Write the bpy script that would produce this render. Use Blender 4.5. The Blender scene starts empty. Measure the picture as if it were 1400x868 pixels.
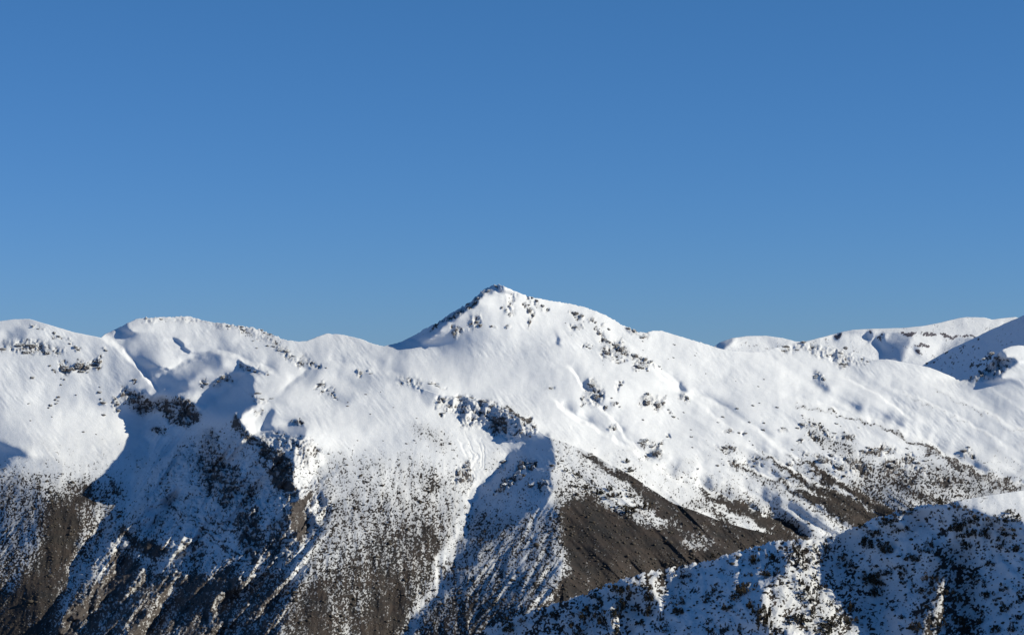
import bpy, math, random
import numpy as np

# ------------------------------------------------------------------ camera, sky, sun, exposure
SC = bpy.context.scene
F_PX, CU, CV = 2800.0, 700.0, 434.0            # focal length and centre of the 1400 x 868 view
PITCH = math.radians(1.0)
cam_d = bpy.data.cameras.new("camera")
cam = bpy.data.objects.new("camera", cam_d)
SC.collection.objects.link(cam)
cam_d.sensor_width = 36.0
cam_d.lens = 36.0 * F_PX / 1400.0
cam_d.clip_start, cam_d.clip_end = 1.0, 60000.0
cam.location = (0, 0, 0)
cam.rotation_euler = (math.radians(90) + PITCH, 0, 0)
SC.camera = cam

SUN_EL, SUN_SIDE = math.radians(25), math.radians(8)      # sun stands to the right, a little behind the viewer
world = bpy.data.worlds.new("World"); SC.world = world; world.use_nodes = True
wt = world.node_tree; bg = wt.nodes["Background"]
sky = wt.nodes.new("ShaderNodeTexSky"); sky.sky_type = 'NISHITA'; sky.sun_disc = False
sky.sun_elevation = SUN_EL; sky.sun_rotation = math.radians(90) + SUN_SIDE
sky.altitude = 3000; sky.air_density = 1.0; sky.dust_density = 0.25; sky.ozone_density = 3.0
sep = wt.nodes.new("ShaderNodeSeparateColor"); com = wt.nodes.new("ShaderNodeCombineColor")   # clear mountain air: a softer fall-off of green and red
wt.links.new(sky.outputs[0], sep.inputs[0])
for ch, (k_, p_) in enumerate(((.393, .90), (.997, .69), (1.453, .78))):
    pw = wt.nodes.new("ShaderNodeMath"); pw.operation = 'POWER'; wt.links.new(sep.outputs[ch], pw.inputs[0]); pw.inputs[1].default_value = p_
    ml = wt.nodes.new("ShaderNodeMath"); ml.operation = 'MULTIPLY'; wt.links.new(pw.outputs[0], ml.inputs[0]); ml.inputs[1].default_value = k_
    wt.links.new(ml.outputs[0], com.inputs[ch])
wt.links.new(com.outputs[0], bg.inputs[0])
bg.inputs[1].default_value = 0.079
sun_d = bpy.data.lights.new("sun", 'SUN'); sun_d.energy = 4.95; sun_d.angle = math.radians(0.5)
sun_d.color = (1.0, 0.925, 0.72)
sun = bpy.data.objects.new("sun", sun_d); SC.collection.objects.link(sun)
SUN = np.array([math.cos(SUN_EL) * math.cos(SUN_SIDE), -math.cos(SUN_EL) * math.sin(SUN_SIDE), math.sin(SUN_EL)])
from mathutils import Vector, Matrix
sun.rotation_euler = Vector(SUN).to_track_quat('Z', 'Y').to_euler()
SC.view_settings.view_transform = 'Standard'; SC.view_settings.look = 'None'
SC.view_settings.exposure = 0.2; SC.view_settings.gamma = 1.0; SC.view_settings.use_curve_mapping = False

# ------------------------------------------------------------------ helpers
def ray_point(u, v, y):
    """world point at forward distance y along the ray through (u, v)"""
    X = (np.asarray(u, float) - CU) / F_PX; Z = (CV - np.asarray(v, float)) / F_PX
    c, s = math.cos(PITCH), math.sin(PITCH)
    dy = c - s * Z; dz = s + c * Z
    return np.stack([X / dy * y, y + 0 * X, dz / dy * y], -1)

def gauss_field(shape, sx, sy, seed, power=None, hi=None):
    """smooth random field, unit variance; sx, sy = feature size in cells"""
    r = np.random.default_rng(seed)
    h, w = shape
    f = np.fft.rfft2(r.standard_normal((h, w)))
    ky = np.fft.fftfreq(h)[:, None] * sy; kx = np.fft.rfftfreq(w)[None, :] * sx
    k = np.sqrt(kx * kx + ky * ky)
    if power is None: g = np.exp(-(k * 2.2) ** 2)
    else: g = 1.0 / (1.0 + (k * 2) ** power)
    if hi: g *= 1 - np.exp(-(k / hi) ** 2)
    a = np.fft.irfft2(f * g, s=(h, w))
    return (a - a.mean()) / a.std()

def cdf(a):
    x = a / 1.4142135
    t = np.tanh(x * (1.1284 + 0.1009 * x * x))
    return 0.5 + 0.5 * t

def box1(a, r, ax):
    if r < 1: return a
    p = [(0, 0), (0, 0)]; p[ax] = (r + 1, r)
    c = np.cumsum(np.pad(a, p, mode='edge'), axis=ax)
    n = a.shape[ax]
    if ax == 0: return (c[2 * r + 1:2 * r + 1 + n] - c[:n]) / (2 * r + 1)
    return (c[:, 2 * r + 1:2 * r + 1 + n] - c[:, :n]) / (2 * r + 1)

def blur(a, s):
    r = int(round(s))
    for _ in range(3): a = box1(box1(a, r, 0), r, 1)
    return a

def sstep(a, b, x):
    t = np.clip((x - a) / (b - a), 0, 1)
    return t * t * (3 - 2 * t)

class Sheet:
    """a painted survey of one land form: u across, v down, regular grid"""
    def __init__(s, u0, u1, v0, v1, step, seed, warp=3.0, wsize=14):
        s.u0, s.v0, s.step = u0, v0, step
        s.w = int((u1 - u0) / step) + 1; s.h = int((v1 - v0) / step) + 1
        s.U, s.V = np.meshgrid(u0 + step * np.arange(s.w), v0 + step * np.arange(s.h))
        sh = (s.h, s.w); k = wsize / step
        s.WU = s.U + warp * (gauss_field(sh, k, k, seed) + .45 * gauss_field(sh, k / 3, k / 3, seed + 1))
        s.WV = s.V + warp * (gauss_field(sh, k, k, seed + 2) + .45 * gauss_field(sh, k / 3, k / 3, seed + 3))
    def zeros(s): return np.zeros((s.h, s.w))
    def _box(s, pts, m):
        p = np.array(pts, float)
        a0 = max(0, int((p[:, 0].min() - m - s.u0) / s.step)); a1 = min(s.w, int((p[:, 0].max() + m - s.u0) / s.step) + 2)
        b0 = max(0, int((p[:, 1].min() - m - s.v0) / s.step)); b1 = min(s.h, int((p[:, 1].max() + m - s.v0) / s.step) + 2)
        return p, slice(b0, max(b1, b0)), slice(a0, max(a1, a0))
    def poly(s, pts, soft=1.0, warp=True):
        p, bs, as_ = s._box(pts, 14 + 3 * soft)
        m = s.zeros()
        U = (s.WU if warp else s.U)[bs, as_]; V = (s.WV if warp else s.V)[bs, as_]
        if U.size == 0: return m
        ins = np.zeros(U.shape, bool)
        n = len(p)
        for i in range(n):
            x0, y0 = p[i]; x1, y1 = p[(i + 1) % n]
            if y0 == y1: continue
            c = ((y0 > V) != (y1 > V)) & (U < (x1 - x0) * (V - y0) / (y1 - y0) + x0)
            ins ^= c
        m[bs, as_] = blur(ins.astype(float), soft / s.step / 1.7) if soft > 0 else ins
        return m
    def stroke(s, pts, width, soft=1.0, warp=True):
        """band along a polyline; width a number or one per point"""
        wd = np.full(len(pts), float(width)) if np.isscalar(width) else np.array(width, float)
        p, bs, as_ = s._box(pts, 14 + wd.max() + 2 * soft)
        m = s.zeros()
        U = (s.WU if warp else s.U)[bs, as_]; V = (s.WV if warp else s.V)[bs, as_]
        if U.size == 0: return m
        best = np.zeros(U.shape)
        for i in range(len(p) - 1):
            a, b = p[i], p[i + 1]; d = b - a; L = max(d @ d, 1e-6)
            t = np.clip(((U - a[0]) * d[0] + (V - a[1]) * d[1]) / L, 0, 1)
            r = np.hypot(U - a[0] - t * d[0], V - a[1] - t * d[1])
            w = wd[i] + t * (wd[i + 1] - wd[i])
            best = np.maximum(best, 1 - sstep(-soft, soft, r - w / 2))
        m[bs, as_] = best
        return m
    def ell(s, u, v, w, h, rot=0, soft=.5):
        p, bs, as_ = s._box([(u, v)], max(w, h) * 1.6 + 12)
        m = s.zeros()
        U = s.WU[bs, as_] - u; V = s.WV[bs, as_] - v
        if U.size == 0: return m
        c, q = math.cos(math.radians(rot)), math.sin(math.radians(rot))
        r = np.hypot((U * c + V * q) / (w / 2), (-U * q + V * c) / (h / 2))
        m[bs, as_] = 1 - sstep(1 - soft, 1 + soft, r)
        return m
    def sample(s, A, u, v):
        x = np.clip((np.asarray(u, float) - s.u0) / s.step, 0, s.w - 1.001)
        y = np.clip((np.asarray(v, float) - s.v0) / s.step, 0, s.h - 1.001)
        i = x.astype(int); j = y.astype(int); fx = x - i; fy = y - j
        return (A[j, i] * (1 - fx) + A[j, i + 1] * fx) * (1 - fy) + (A[j + 1, i] * (1 - fx) + A[j + 1, i + 1] * fx) * fy

def relief(gx, gv, w2, w3):
    """surface whose sideways slope follows gx (least squares), in grid cells"""
    h, w = gx.shape
    dx = np.zeros_like(gx); dx[:, 1:] += gx[:, :-1]; dx[:, :-1] -= gx[:, :-1]
    dv = np.zeros_like(gv); dv[1:] += gv[:-1]; dv[:-1] -= gv[:-1]
    b = dx + w2 * dv
    e = np.concatenate([b, b[:, ::-1]], 1); e = np.concatenate([e, e[::-1]], 0)
    fb = np.fft.rfft2(e)
    ky = 2 * np.pi * np.fft.fftfreq(2 * h)[:, None]; kx = 2 * np.pi * np.fft.rfftfreq(2 * w)[None, :]
    den = (2 - 2 * np.cos(kx)) + w2 * (2 - 2 * np.cos(ky)) + w3
    r = np.fft.irfft2(fb / den, s=e.shape)[:h, :w]
    return r

def grid_mesh(name, P, attrs, mat, kind='structure', label=None, flip=False):
    nr, nc = P.shape[:2]
    me = bpy.data.meshes.new(name)
    me.vertices.add(nr * nc); me.vertices.foreach_set("co", P.reshape(-1).astype(np.float32))
    idx = np.arange(nr * nc).reshape(nr, nc)
    q = np.stack([idx[1:, :-1], idx[1:, 1:], idx[:-1, 1:], idx[:-1, :-1]], -1).reshape(-1)
    nf = len(q) // 4
    me.loops.add(nf * 4); me.loops.foreach_set("vertex_index", q.astype(np.int32))
    me.polygons.add(nf); me.polygons.foreach_set("loop_start", (np.arange(nf) * 4).astype(np.int32))
    me.polygons.foreach_set("use_smooth", np.ones(nf, bool))
    for k, a in attrs.items():
        at = me.attributes.new(k, 'FLOAT', 'POINT'); at.data.foreach_set("value", a.reshape(-1).astype(np.float32))
    me.update(); me.validate()
    me.materials.append(mat)
    o = bpy.data.objects.new(name, me); SC.collection.objects.link(o)
    o['kind'] = kind
    if label: o['label'] = label
    return o

# ------------------------------------------------------------------ materials
def nodes_of(name):
    m = bpy.data.materials.new(name); m.use_nodes = True
    t = m.node_tree
    return m, t, t.nodes["Principled BSDF"], t.links.new

def land_material(name, scale, snow=(0.725, 0.745, 0.80), rock=(0.085, 0.075, 0.075), soil=(0.034, 0.027, 0.025), green=(0.019, 0.021, 0.022)):
    m, t, b, L = nodes_of(name)
    N = t.nodes.new
    tc = N("ShaderNodeTexCoord")
    bare = N("ShaderNodeAttribute"); bare.attribute_name = "bare"
    cov = N("ShaderNodeAttribute"); cov.attribute_name = "cover"
    veg = N("ShaderNodeAttribute"); veg.attribute_name = "veg"
    def noise(sc, det, rough=.6):
        n = N("ShaderNodeTexNoise"); n.inputs["Scale"].default_value = sc; n.inputs["Detail"].default_value = det
        n.inputs["Roughness"].default_value = rough; L(tc.outputs["Object"], n.inputs["Vector"]); return n
    n1 = noise(scale, 5, .7)
    a = N("ShaderNodeMath"); a.operation = 'MULTIPLY_ADD'; L(n1.outputs[0], a.inputs[0]); a.inputs[1].default_value = 1.5; a.inputs[2].default_value = -0.75
    s = N("ShaderNodeMath"); s.operation = 'ADD'; L(bare.outputs["Fac"], s.inputs[0]); L(a.outputs[0], s.inputs[1])
    mr = N("ShaderNodeMapRange"); mr.interpolation_type = 'SMOOTHSTEP'; L(s.outputs[0], mr.inputs[0])
    mr.inputs[1].default_value = .28; mr.inputs[2].default_value = .72
    gate = N("ShaderNodeMapRange"); L(bare.outputs["Fac"], gate.inputs[0]); gate.inputs[1].default_value = .02; gate.inputs[2].default_value = .2
    mm = N("ShaderNodeMath"); mm.operation = 'MULTIPLY'; L(mr.outputs[0], mm.inputs[0]); L(gate.outputs[0], mm.inputs[1])
    cv = N("ShaderNodeMath"); cv.operation = 'MULTIPLY'; L(cov.outputs["Fac"], cv.inputs[0]); cv.inputs[1].default_value = .8
    inv = N("ShaderNodeMath"); inv.operation = 'MULTIPLY_ADD'; L(mm.outputs[0], inv.inputs[0]); inv.inputs[1].default_value = -1.0; inv.inputs[2].default_value = 1.0
    m2 = N("ShaderNodeMath"); m2.operation = 'MULTIPLY_ADD'; L(inv.outputs[0], m2.inputs[0]); L(cv.outputs[0], m2.inputs[1]); L(mm.outputs[0], m2.inputs[2])
    def mix(fac, c1, c2):
        x = N("ShaderNodeMix"); x.data_type = 'RGBA'
        if hasattr(fac, 'links'): L(fac, x.inputs[0])
        else: x.inputs[0].default_value = fac
        for c, i in ((c1, 6), (c2, 7)):
            if isinstance(c, tuple): x.inputs[i].default_value = (*c, 1)
            else: L(c, x.inputs[i])
        return x.outputs[2]
    n2 = noise(scale * .35, 4); n3 = noise(scale * 1.7, 3)
    r2 = N("ShaderNodeMapRange"); L(n2.outputs[0], r2.inputs[0]); r2.inputs[1].default_value = .38; r2.inputs[2].default_value = .62
    r3 = N("ShaderNodeMapRange"); L(n3.outputs[0], r3.inputs[0]); r3.inputs[1].default_value = .35; r3.inputs[2].default_value = .65
    rockc = mix(r3.outputs[0], tuple(c * .6 for c in rock), tuple(c * 1.35 for c in rock))
    vegc = mix(r2.outputs[0], soil, green)
    vegc = mix(r3.outputs[0], vegc, tuple(c * 1.25 for c in soil))
    n4 = noise(scale * .07, 4, .65)
    r4 = N("ShaderNodeMapRange"); L(n4.outputs[0], r4.inputs[0]); r4.inputs[1].default_value = .36; r4.inputs[2].default_value = .64
    vegc = mix(r4.outputs[0], mix(.55, vegc, (.016, .018, .021)), mix(.35, vegc, (.056, .042, .036)))
    barec = mix(veg.outputs["Fac"], rockc, vegc)
    snowc = mix(r2.outputs[0], snow, tuple(c * .96 for c in snow))
    L(mix(m2.outputs[0], snowc, barec), b.inputs["Base Color"])
    b.inputs["Roughness"].default_value = .8
    b.inputs["Specular IOR Level"].default_value = .15
    bp = N("ShaderNodeBump"); bp.inputs["Strength"].default_value = .35; bp.inputs["Distance"].default_value = 0.5 / scale
    L(n1.outputs[0], bp.inputs["Height"]); L(bp.outputs[0], b.inputs["Normal"])
    return m

M_LAND = land_material("snowy_mountain", 0.5)
M_NEAR = land_material("snowy_near_hill", 1.1)
M_FAR = land_material("snowy_far_hill", 0.08, rock=(.12, .11, .13))

def interp(pts, u):
    p = np.array(pts, float)
    return np.interp(u, p[:, 0], p[:, 1])

def skin(sheet, D, top_v, u_arr, bottom_v, rows, push, back=(260, 14, .62), v_pow=1.0):
    """points of a land form: face rows from its crest line down, then rows of its far side behind the crest"""
    u = u_arr[None, :]
    vt = top_v[None, :]
    t = (np.linspace(0, 1, rows)[:, None]) ** v_pow
    v = vt + t * (bottom_v - vt); uu = u + 0 * v
    y = sheet.sample(D, uu, v)
    P = ray_point(uu, v, y)
    return uu, v, P

# =================================================================== ROCK OUTCROPS OF THE MASSIF: across, down, width, height, tilt
ROCKS = [
 ("long dark rock ledge below the top of the leftmost snow hill", [(26, 472, 18, 5, 3), (42, 473, 22, 8, 5), (56, 475, 12, 5, 8)]),
 ("short rock ledge at the left edge of the photo on the leftmost hill", [(4, 478, 12, 4)]),
 ("small rock step just under the long ledge of the leftmost hill", [(34, 482, 14, 5)]),
 ("blue grey rock below the right end of the long ledge", [(64, 483, 12, 6)]),
 ("thin flat rock right of the blue grey rock on the leftmost hill", [(79, 482, 11, 3)]),
 ("large broken cliff band across the shoulder of the leftmost hill", [(88, 502, 14, 12), (97, 504, 14, 8), (108, 500, 16, 12), (118, 503, 14, 9), (126, 499, 14, 8), (136, 494, 8, 8), (130, 494, 12, 5, 10), (134, 502, 10, 4), (110, 508, 14, 4)]),
 ("pair of thin rocks at the left foot of the broken cliff band", [(68, 500, 4, 4, 40), (73, 506, 7, 3, 20)]),
 ("string of stones on the right side of the leftmost hill crest", [(74, 455, 7, 4, 40), (80, 460, 8, 4, 30), (84, 463, 4, 3, 20)]),
 ("stones further down the right side of the leftmost hill crest", [(95, 470, 6, 3, 30), (103, 475, 8, 4, 30), (107, 478, 3, 3)]),
 ("dark stones close under the very top of the leftmost hill", [(45, 447, 5, 2, 20), (52, 450, 5, 2, 20)]),
 ("rock on the saddle slope between the two left hills", [(144, 479, 8, 3, 20)]),
 ("elongated dark rock near the lip above the shaded gully", [(184, 519, 9, 4, 10)]),
 ("rock lump on the sunlit snow left of the gully", [(141, 550, 10, 5, 10)]),
 ("rock cluster on the sunlit left edge of the gully shadow", [(158, 545, 5, 4, 20), (160, 552, 8, 5, 20), (162, 561, 7, 5, 20), (153, 550, 4, 3)]),
 ("dark rocks flanking the top of the gully shadow", [(168, 538, 8, 10), (176, 536, 8, 6, 20), (182, 545, 10, 7, 20), (190, 541, 8, 5, 20)]),
 ("flat rock slab on the skyline of the second hill", [(220, 436.5, 8, 2.5)]),
 ("small dark stone on the second hill crest left of the slab", [(200, 436.5, 5, 2.5)]),
 ("line of rocks descending the right side of the second hill", [(366, 473, 6, 4, 20), (374, 474, 9, 3, 30), (382, 479, 9, 4, 35), (391, 481, 11, 5, 25), (402, 487, 9, 3, 20)]),
 ("rocks at the lower end of the descending line by the saddle", [(410, 495, 6, 5), (428, 496, 9, 5, 20), (438, 500, 10, 3, 25), (446, 503, 3, 6)]),
 ("skyline rocks where the second hill starts to drop", [(330, 447, 8, 3, 10), (358, 451, 6, 3, 20), (370, 457, 6, 3, 30)]),
 ("rocks on the slope under the skyline rocks of the second hill", [(332, 451, 10, 3, 30), (346, 466, 4, 3), (351, 476, 4, 3, 40), (312, 447, 8, 2, 20)]),
 ("upper rocks of the shaded knob over the gully", [(304, 516, 9, 7, 20), (310, 519, 8, 5, 30), (298, 521, 6, 4)]),
 ("small rock on the sunlit cap of the knob", [(282, 525, 8, 4)]),
 ("bluish rocks along the hollow right of the knob", [(332, 502, 8, 5, 20), (341, 506, 8, 4, 20), (350, 507, 10, 4, 10), (366, 512, 5, 3, 30)]),
 ("flat stones on the snowy shoulder right of the gully head", [(353, 538, 12, 4, 5), (357, 546, 12, 3, 5)]),
 ("single flat stone between the shoulder stones and the hollow", [(371, 545, 7, 3)]),
 ("dark tooth of rock on the smooth shoulder below the saddle", [(493, 510, 6, 7)]),
 ("low flat rock right of the dark tooth", [(507, 511, 6, 2.5)]),
 ("brown rock plate in the middle of the shoulder", [(439, 525, 12, 4), (444, 528, 5, 3)]),
 ("rocks below the brown plate on the shoulder", [(441, 535, 6, 4), (449, 534, 5, 3), (457, 536, 5, 2.5, 30)]),
 ("little rock in the shaded dip of the shoulder", [(459, 543, 7, 4)]),
 ("dark thin stones along the spur crest below the saddle", [(588, 525, 8, 2.5, 15), (598, 528, 8, 2, 20)]),
 ("dark rock crown over the cirque at the head of the spur", [(604, 546, 12, 4), (612, 555, 6, 7, 20), (600, 552, 6, 3), (605, 565, 8, 4)]),
 ("jagged rocks of the spur crest beside the peak slope", [(628, 541, 8, 4, 10), (645, 544, 8, 3, 15), (660, 548, 14, 5, 15), (672, 553, 10, 6, 20), (678, 570, 12, 7, 10), (668, 562, 6, 6)]),
 ("brown bare rocks lining the spur crest", [(692, 558, 10, 4, 30), (702, 565, 10, 5, 30), (714, 571, 12, 5, 30), (728, 583, 12, 4, 35)]),
 ("lowest rocks of the cirque rim in the spur shadow", [(690, 582, 8, 6, 20), (700, 577, 6, 4), (712, 592, 6, 5)]),
 ("rock pair in the shadowed snow low in the cirque", [(688, 632, 12, 6, -30), (682, 640, 6, 4)]),
 ("rocky rib in the shaded left face of the spur", [(690, 666, 10, 8, -40), (698, 658, 10, 8, -40), (706, 650, 9, 7, -40), (716, 640, 8, 6, -40), (722, 634, 6, 5, -40)]),
 ("dark rock close under the nose of the spur in shade", [(728, 664, 12, 8), (738, 660, 8, 6)]),
 ("round dark rock island beside the snow chute", [(626, 646, 8, 12), (629, 656, 13, 7, 10), (638, 638, 8, 4), (641, 643, 8, 4), (642, 656, 5, 6)]),
 ("rock step at the left end of the summit wall", [(621, 456, 6, 10, 10), (624, 450, 5, 6)]),
 ("broken rocks on the snow right of the summit wall", [(652, 440, 6, 6, 20), (657, 444, 6, 8, 10), (643, 442, 4, 4)]),
 ("rock on the snow under the summit", [(672, 446, 5, 4)]),
 ("small rock to the right of the rock under the summit", [(694, 446, 5, 3)]),
 ("dark summit rocks on the left edge of the pointed top", [(679, 392, 8, 4, 30), (668, 398, 8, 5, -45), (654, 408, 8, 6, -45), (640, 416, 8, 5, -35)]),
 ("column of small stones below the summit", [(696, 407, 3, 2), (695, 412, 3, 2), (696, 419, 4, 3), (692, 424, 4, 4), (696, 429, 5, 4), (686, 420, 4, 6)]),
 ("rock tower with long shadow right of the summit", [(724, 425, 8, 8), (729, 431, 5, 8), (724, 440, 6, 8), (722, 417, 7, 3)]),
 ("slanting rock rib near the skyline right of the summit", [(727, 407, 7, 3, 40), (733, 411, 9, 4, 40), (741, 418, 10, 4, 35), (748, 422, 7, 3, 35)]),
 ("rock mound close to the skyline beyond the slanting rib", [(786, 428, 13, 6, 10), (795, 433, 8, 7, 20)]),
 ("narrow rocks right of the skyline mound", [(810, 439, 5, 6, 40), (814, 441, 4, 6, 30)]),
 ("lone rock below the skyline mound", [(787, 447, 10, 5, 30)]),
 ("rock under the skyline halfway down the right ridge", [(832, 450, 7, 4, 40)]),
 ("dark rocks on the skyline of the right ridge", [(859, 450, 8, 5, 20), (866, 454, 8, 6, 30), (877, 461, 11, 6, 20)]),
 ("upper rock body of the big outcrop on the right slope", [(819, 457, 8, 6, 40), (825, 463, 14, 7, 40), (832, 468, 10, 5, 30)]),
 ("main dark rock body of the big outcrop on the right slope", [(841, 472, 12, 12, 30), (848, 478, 12, 9, 30), (853, 482, 8, 6, 30)]),
 ("left rock body of the big outcrop on the right slope", [(828, 481, 16, 7, 30), (822, 484, 5, 3)]),
 ("small ledge below the big outcrop", [(844, 491, 12, 3.5, 5)]),
 ("rock block to the right of the big outcrop", [(867, 487, 14, 8, 25), (876, 490, 7, 6, 60)]),
 ("chain of rocks trailing right from the big outcrop", [(881, 492, 8, 8, 30), (889, 496, 6, 8, 40), (901, 501, 6, 3, 40)]),
 ("lower rock block under the trailing chain", [(872, 501, 14, 7, 25), (878, 503, 8, 5), (885, 507, 5, 3)]),
 ("pair of specks of rock left of the big outcrop", [(802, 474, 5, 4), (806, 476, 6, 3)]),
 ("dark rock on open snow in the middle of the peak slope", [(752, 530, 9, 4, 5)]),
 ("stone above the twin round rocks", [(849, 526, 6, 5)]),
 ("left one of the twin round rocks on the right slope", [(883, 551, 13, 12, 10), (885, 540, 6, 5)]),
 ("right one of the twin round rocks on the right slope", [(898, 553, 11, 11), (906, 551, 8, 7, 40)]),
 ("small rocks trailing down from the twin round rocks", [(914, 560, 4, 3, 40), (920, 570, 8, 4, 10), (927, 572, 3, 2)]),
 ("slim curved rock right of the twin round rocks", [(938, 543, 6, 10, -35)]),
 ("small rocks left of the twin round rocks", [(843, 552, 7, 5, 20), (836, 544, 4, 3), (847, 556, 4, 3)]),
 ("rocks in the blue hollow on the peak slope", [(808, 528, 12, 8, 30), (815, 542, 9, 9, 20), (795, 546, 5, 8), (828, 556, 7, 7)]),
 ("small rock tip at the lower end of the blue hollow", [(839, 587, 6, 7)]),
 ("dark rock on the lower peak slope above the spur", [(880, 603, 14, 6, 5), (875, 605, 8, 4)]),
 ("rocks below the dark rock on the lower peak slope", [(890, 610, 10, 4, 20), (897, 620, 14, 9, 10), (902, 616, 8, 4, 30), (882, 623, 8, 4, 20)]),
 ("isolated stone pair right of the lower peak slope rocks", [(902, 607, 5, 5), (896, 607, 3, 2)]),
 ("lone stone high above the lower peak slope rocks", [(912, 597, 5, 3)]),
 ("lone stone on the snow between the twin rocks and the spur", [(879, 574, 4, 4)]),
 ("rocks on top of the far right snow dome", [(1074, 474, 14, 5, 0), (1098, 469, 10, 4, 0), (1110, 473, 8, 4, 20), (1090, 478, 8, 3)]),
 ("dark block standing on the right dome crest", [(1156, 476, 8, 6)]),
 ("rocks below the dark block on the right dome", [(1148, 483, 10, 4, 20), (1152, 498, 14, 4), (1178, 490, 6, 3, 30), (1186, 494, 5, 3, 40)]),
 ("shaded rocks in the hollow under the right dome", [(1115, 515, 8, 8), (1126, 518, 6, 10)]),
 ("dark double rock on the lower right slope", [(1212, 613, 18, 8, 0), (1197, 615, 12, 7, 10), (1186, 612, 8, 4), (1178, 616, 9, 4)]),
 ("upper rock scatter on the lower right slope", [(1096, 580, 10, 4, 20), (1112, 579, 12, 4, 25), (1090, 585, 8, 4)]),
 ("long rock streak on the lower right slope", [(1125, 588, 10, 4, 20), (1140, 592, 8, 3, 20), (1158, 597, 12, 6, 15), (1165, 599, 8, 4)]),
 ("lower left dark rock group of the right slope", [(1124, 630, 16, 7, 20), (1136, 622, 10, 6, 20), (1146, 638, 14, 9, 30), (1102, 621, 9, 3, 20)]),
 ("middle dark rock group of the right slope", [(1158, 628, 12, 8, 30), (1172, 636, 14, 8, 30), (1166, 640, 8, 6)]),
 ("shaded rock mass over the valley on the right slope", [(1218, 636, 16, 10, 10), (1232, 641, 14, 8, 10), (1240, 632, 8, 5), (1226, 646, 10, 5)]),
 ("right hand rock mass over the valley", [(1240, 622, 8, 5, 10), (1254, 633, 10, 6, 20), (1264, 630, 8, 4), (1262, 640, 8, 6)]),
 ("small dark rock left of the right slope streaks", [(1069, 585, 8, 4)]),
 ("dark rock with shade tail on the right slope", [(1095, 602, 7, 5), (1090, 603, 4, 3)]),
 ("rocks in the shaded dip left of the right slope streaks", [(990, 611, 12, 5, 20), (1002, 614, 8, 3), (1030, 630, 8, 4), (1031, 637, 6, 4), (1004, 629, 5, 5)]),
 ("dark rock over the middle streak on the right slope", [(1078, 634, 8, 6, 10)]),
 ("twin rocks on open snow of the right slope", [(996, 591, 5, 4), (1019, 592, 6, 4)]),
 ("shaded rocks on the low right side slope", [(1317, 617, 10, 6), (1324, 612, 6, 3, 30)]),
]

# =================================================================== THE MAIN MASSIF
MPP = 3000.0 / F_PX
S = Sheet(-220, 1620, 360, 1060, 1.0, 11)
SHP = (S.h, S.w)
SKY = [(-220, 470), (-120, 452), (-60, 444), (0, 439), (20, 436.4), (40, 436), (50, 439), (70, 445), (100, 454), (120, 458), (138, 461.6), (143, 457),
       (156, 451), (172, 443), (186, 436), (200, 435), (240, 433), (258, 432.5), (272, 436), (280, 439), (310, 443.5), (340, 447),
       (360, 451), (370, 457), (390, 464), (408, 467), (420, 466), (432, 461), (446, 456), (470, 457.6), (494, 463.6), (510, 470),
       (524, 473.5), (538, 470), (548, 467.7), (561, 461), (583, 448.7), (599, 441), (613, 430), (632, 419), (643, 413), (651, 405),
       (664.6, 394), (675, 389.7), (682, 389.5), (697, 395), (716, 403), (730, 406.6), (751, 411), (773, 414), (800, 420), (827, 431),
       (844, 440), (860, 449.5), (872, 454.5), (884, 455), (892, 452), (904, 452), (920, 457), (950, 466), (974, 473), (990, 478),
       (1004, 480), (1020, 481), (1040, 481), (1057, 476), (1075, 470.6), (1098, 467.7), (1118, 469), (1135, 473.4), (1155, 478),
       (1178, 485), (1195, 491.6), (1213, 491), (1242, 496.5), (1270, 502), (1293, 511), (1313, 520), (1326, 517), (1338, 510), (1350, 501), (1360, 489), (1366, 481), (1372, 477),
       (1382, 473.5), (1392, 472), (1410, 473), (1450, 470), (1620, 455)]
RIDGE = [(545, 519), (560, 525), (580, 532), (605, 540), (630, 542), (655, 546), (680, 553), (700, 563), (722, 577), (745, 595), (770, 604),
         (800, 615), (830, 632), (860, 648), (890, 668), (920, 688), (950, 698), (985, 712), (1020, 722), (1050, 729), (1080, 737),
         (1150, 762), (1300, 830), (1620, 960)]

# --- sideways slope of the land: negative falls away to the left of the viewer, positive to the right
g = S.zeros() + 0.12
def paint(m, val):
    global g
    if -1.15 < val < 0: val *= .72
    g = g * (1 - m) + m * val

P = S.poly
# left hills
paint(P([(-220, 600), (0, 570), (60, 600), (90, 650), (60, 720), (40, 800), (10, 868), (-220, 960)], 14), -0.45)
paint(P([(-220, 640), (0, 645), (50, 660), (62, 700), (50, 760), (30, 800), (-40, 868), (-220, 900)], 10), -0.92)
paint(P([(60, 655), (130, 660), (165, 640), (150, 700), (110, 735), (103, 780), (70, 868), (30, 868), (55, 800), (62, 720)], 5), 0.1)
paint(P([(-220, 800), (10, 795), (50, 805), (66, 868), (60, 960), (-220, 960)], 8), -1.0)
paint(P([(-10, 606), (10, 606), (28, 625), (10, 632), (-10, 630)], 3), -1.6)
paint(P([(143, 459), (160, 451), (172, 444), (180, 446), (176, 451), (158, 456)], 1.5), -1.7)
paint(P([(0, 462), (20, 455), (38, 461), (30, 470), (0, 474)], 4), -0.75)
paint(S.stroke([(235, 466), (242, 471), (252, 474), (262, 480)], [1, 4, 4, 1], 1.5), -1.5)
paint(P([(175, 485), (195, 478), (205, 500), (192, 512)], 6), -0.5)
paint(S.stroke([(198, 514), (206, 507), (230, 506)], [2, 6, 2], 2.5), -1.2)
# first knob, in half shade on its left
paint(P([(206, 524), (240, 505), (268, 490), (290, 483), (301, 489), (301, 500), (280, 506), (255, 520), (247, 531), (228, 531), (214, 546)], 4), -1.05)
paint(P([(250, 532), (282, 512), (304, 512), (311, 522), (298, 545), (285, 556), (262, 548)], 3), 0.35)
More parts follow.
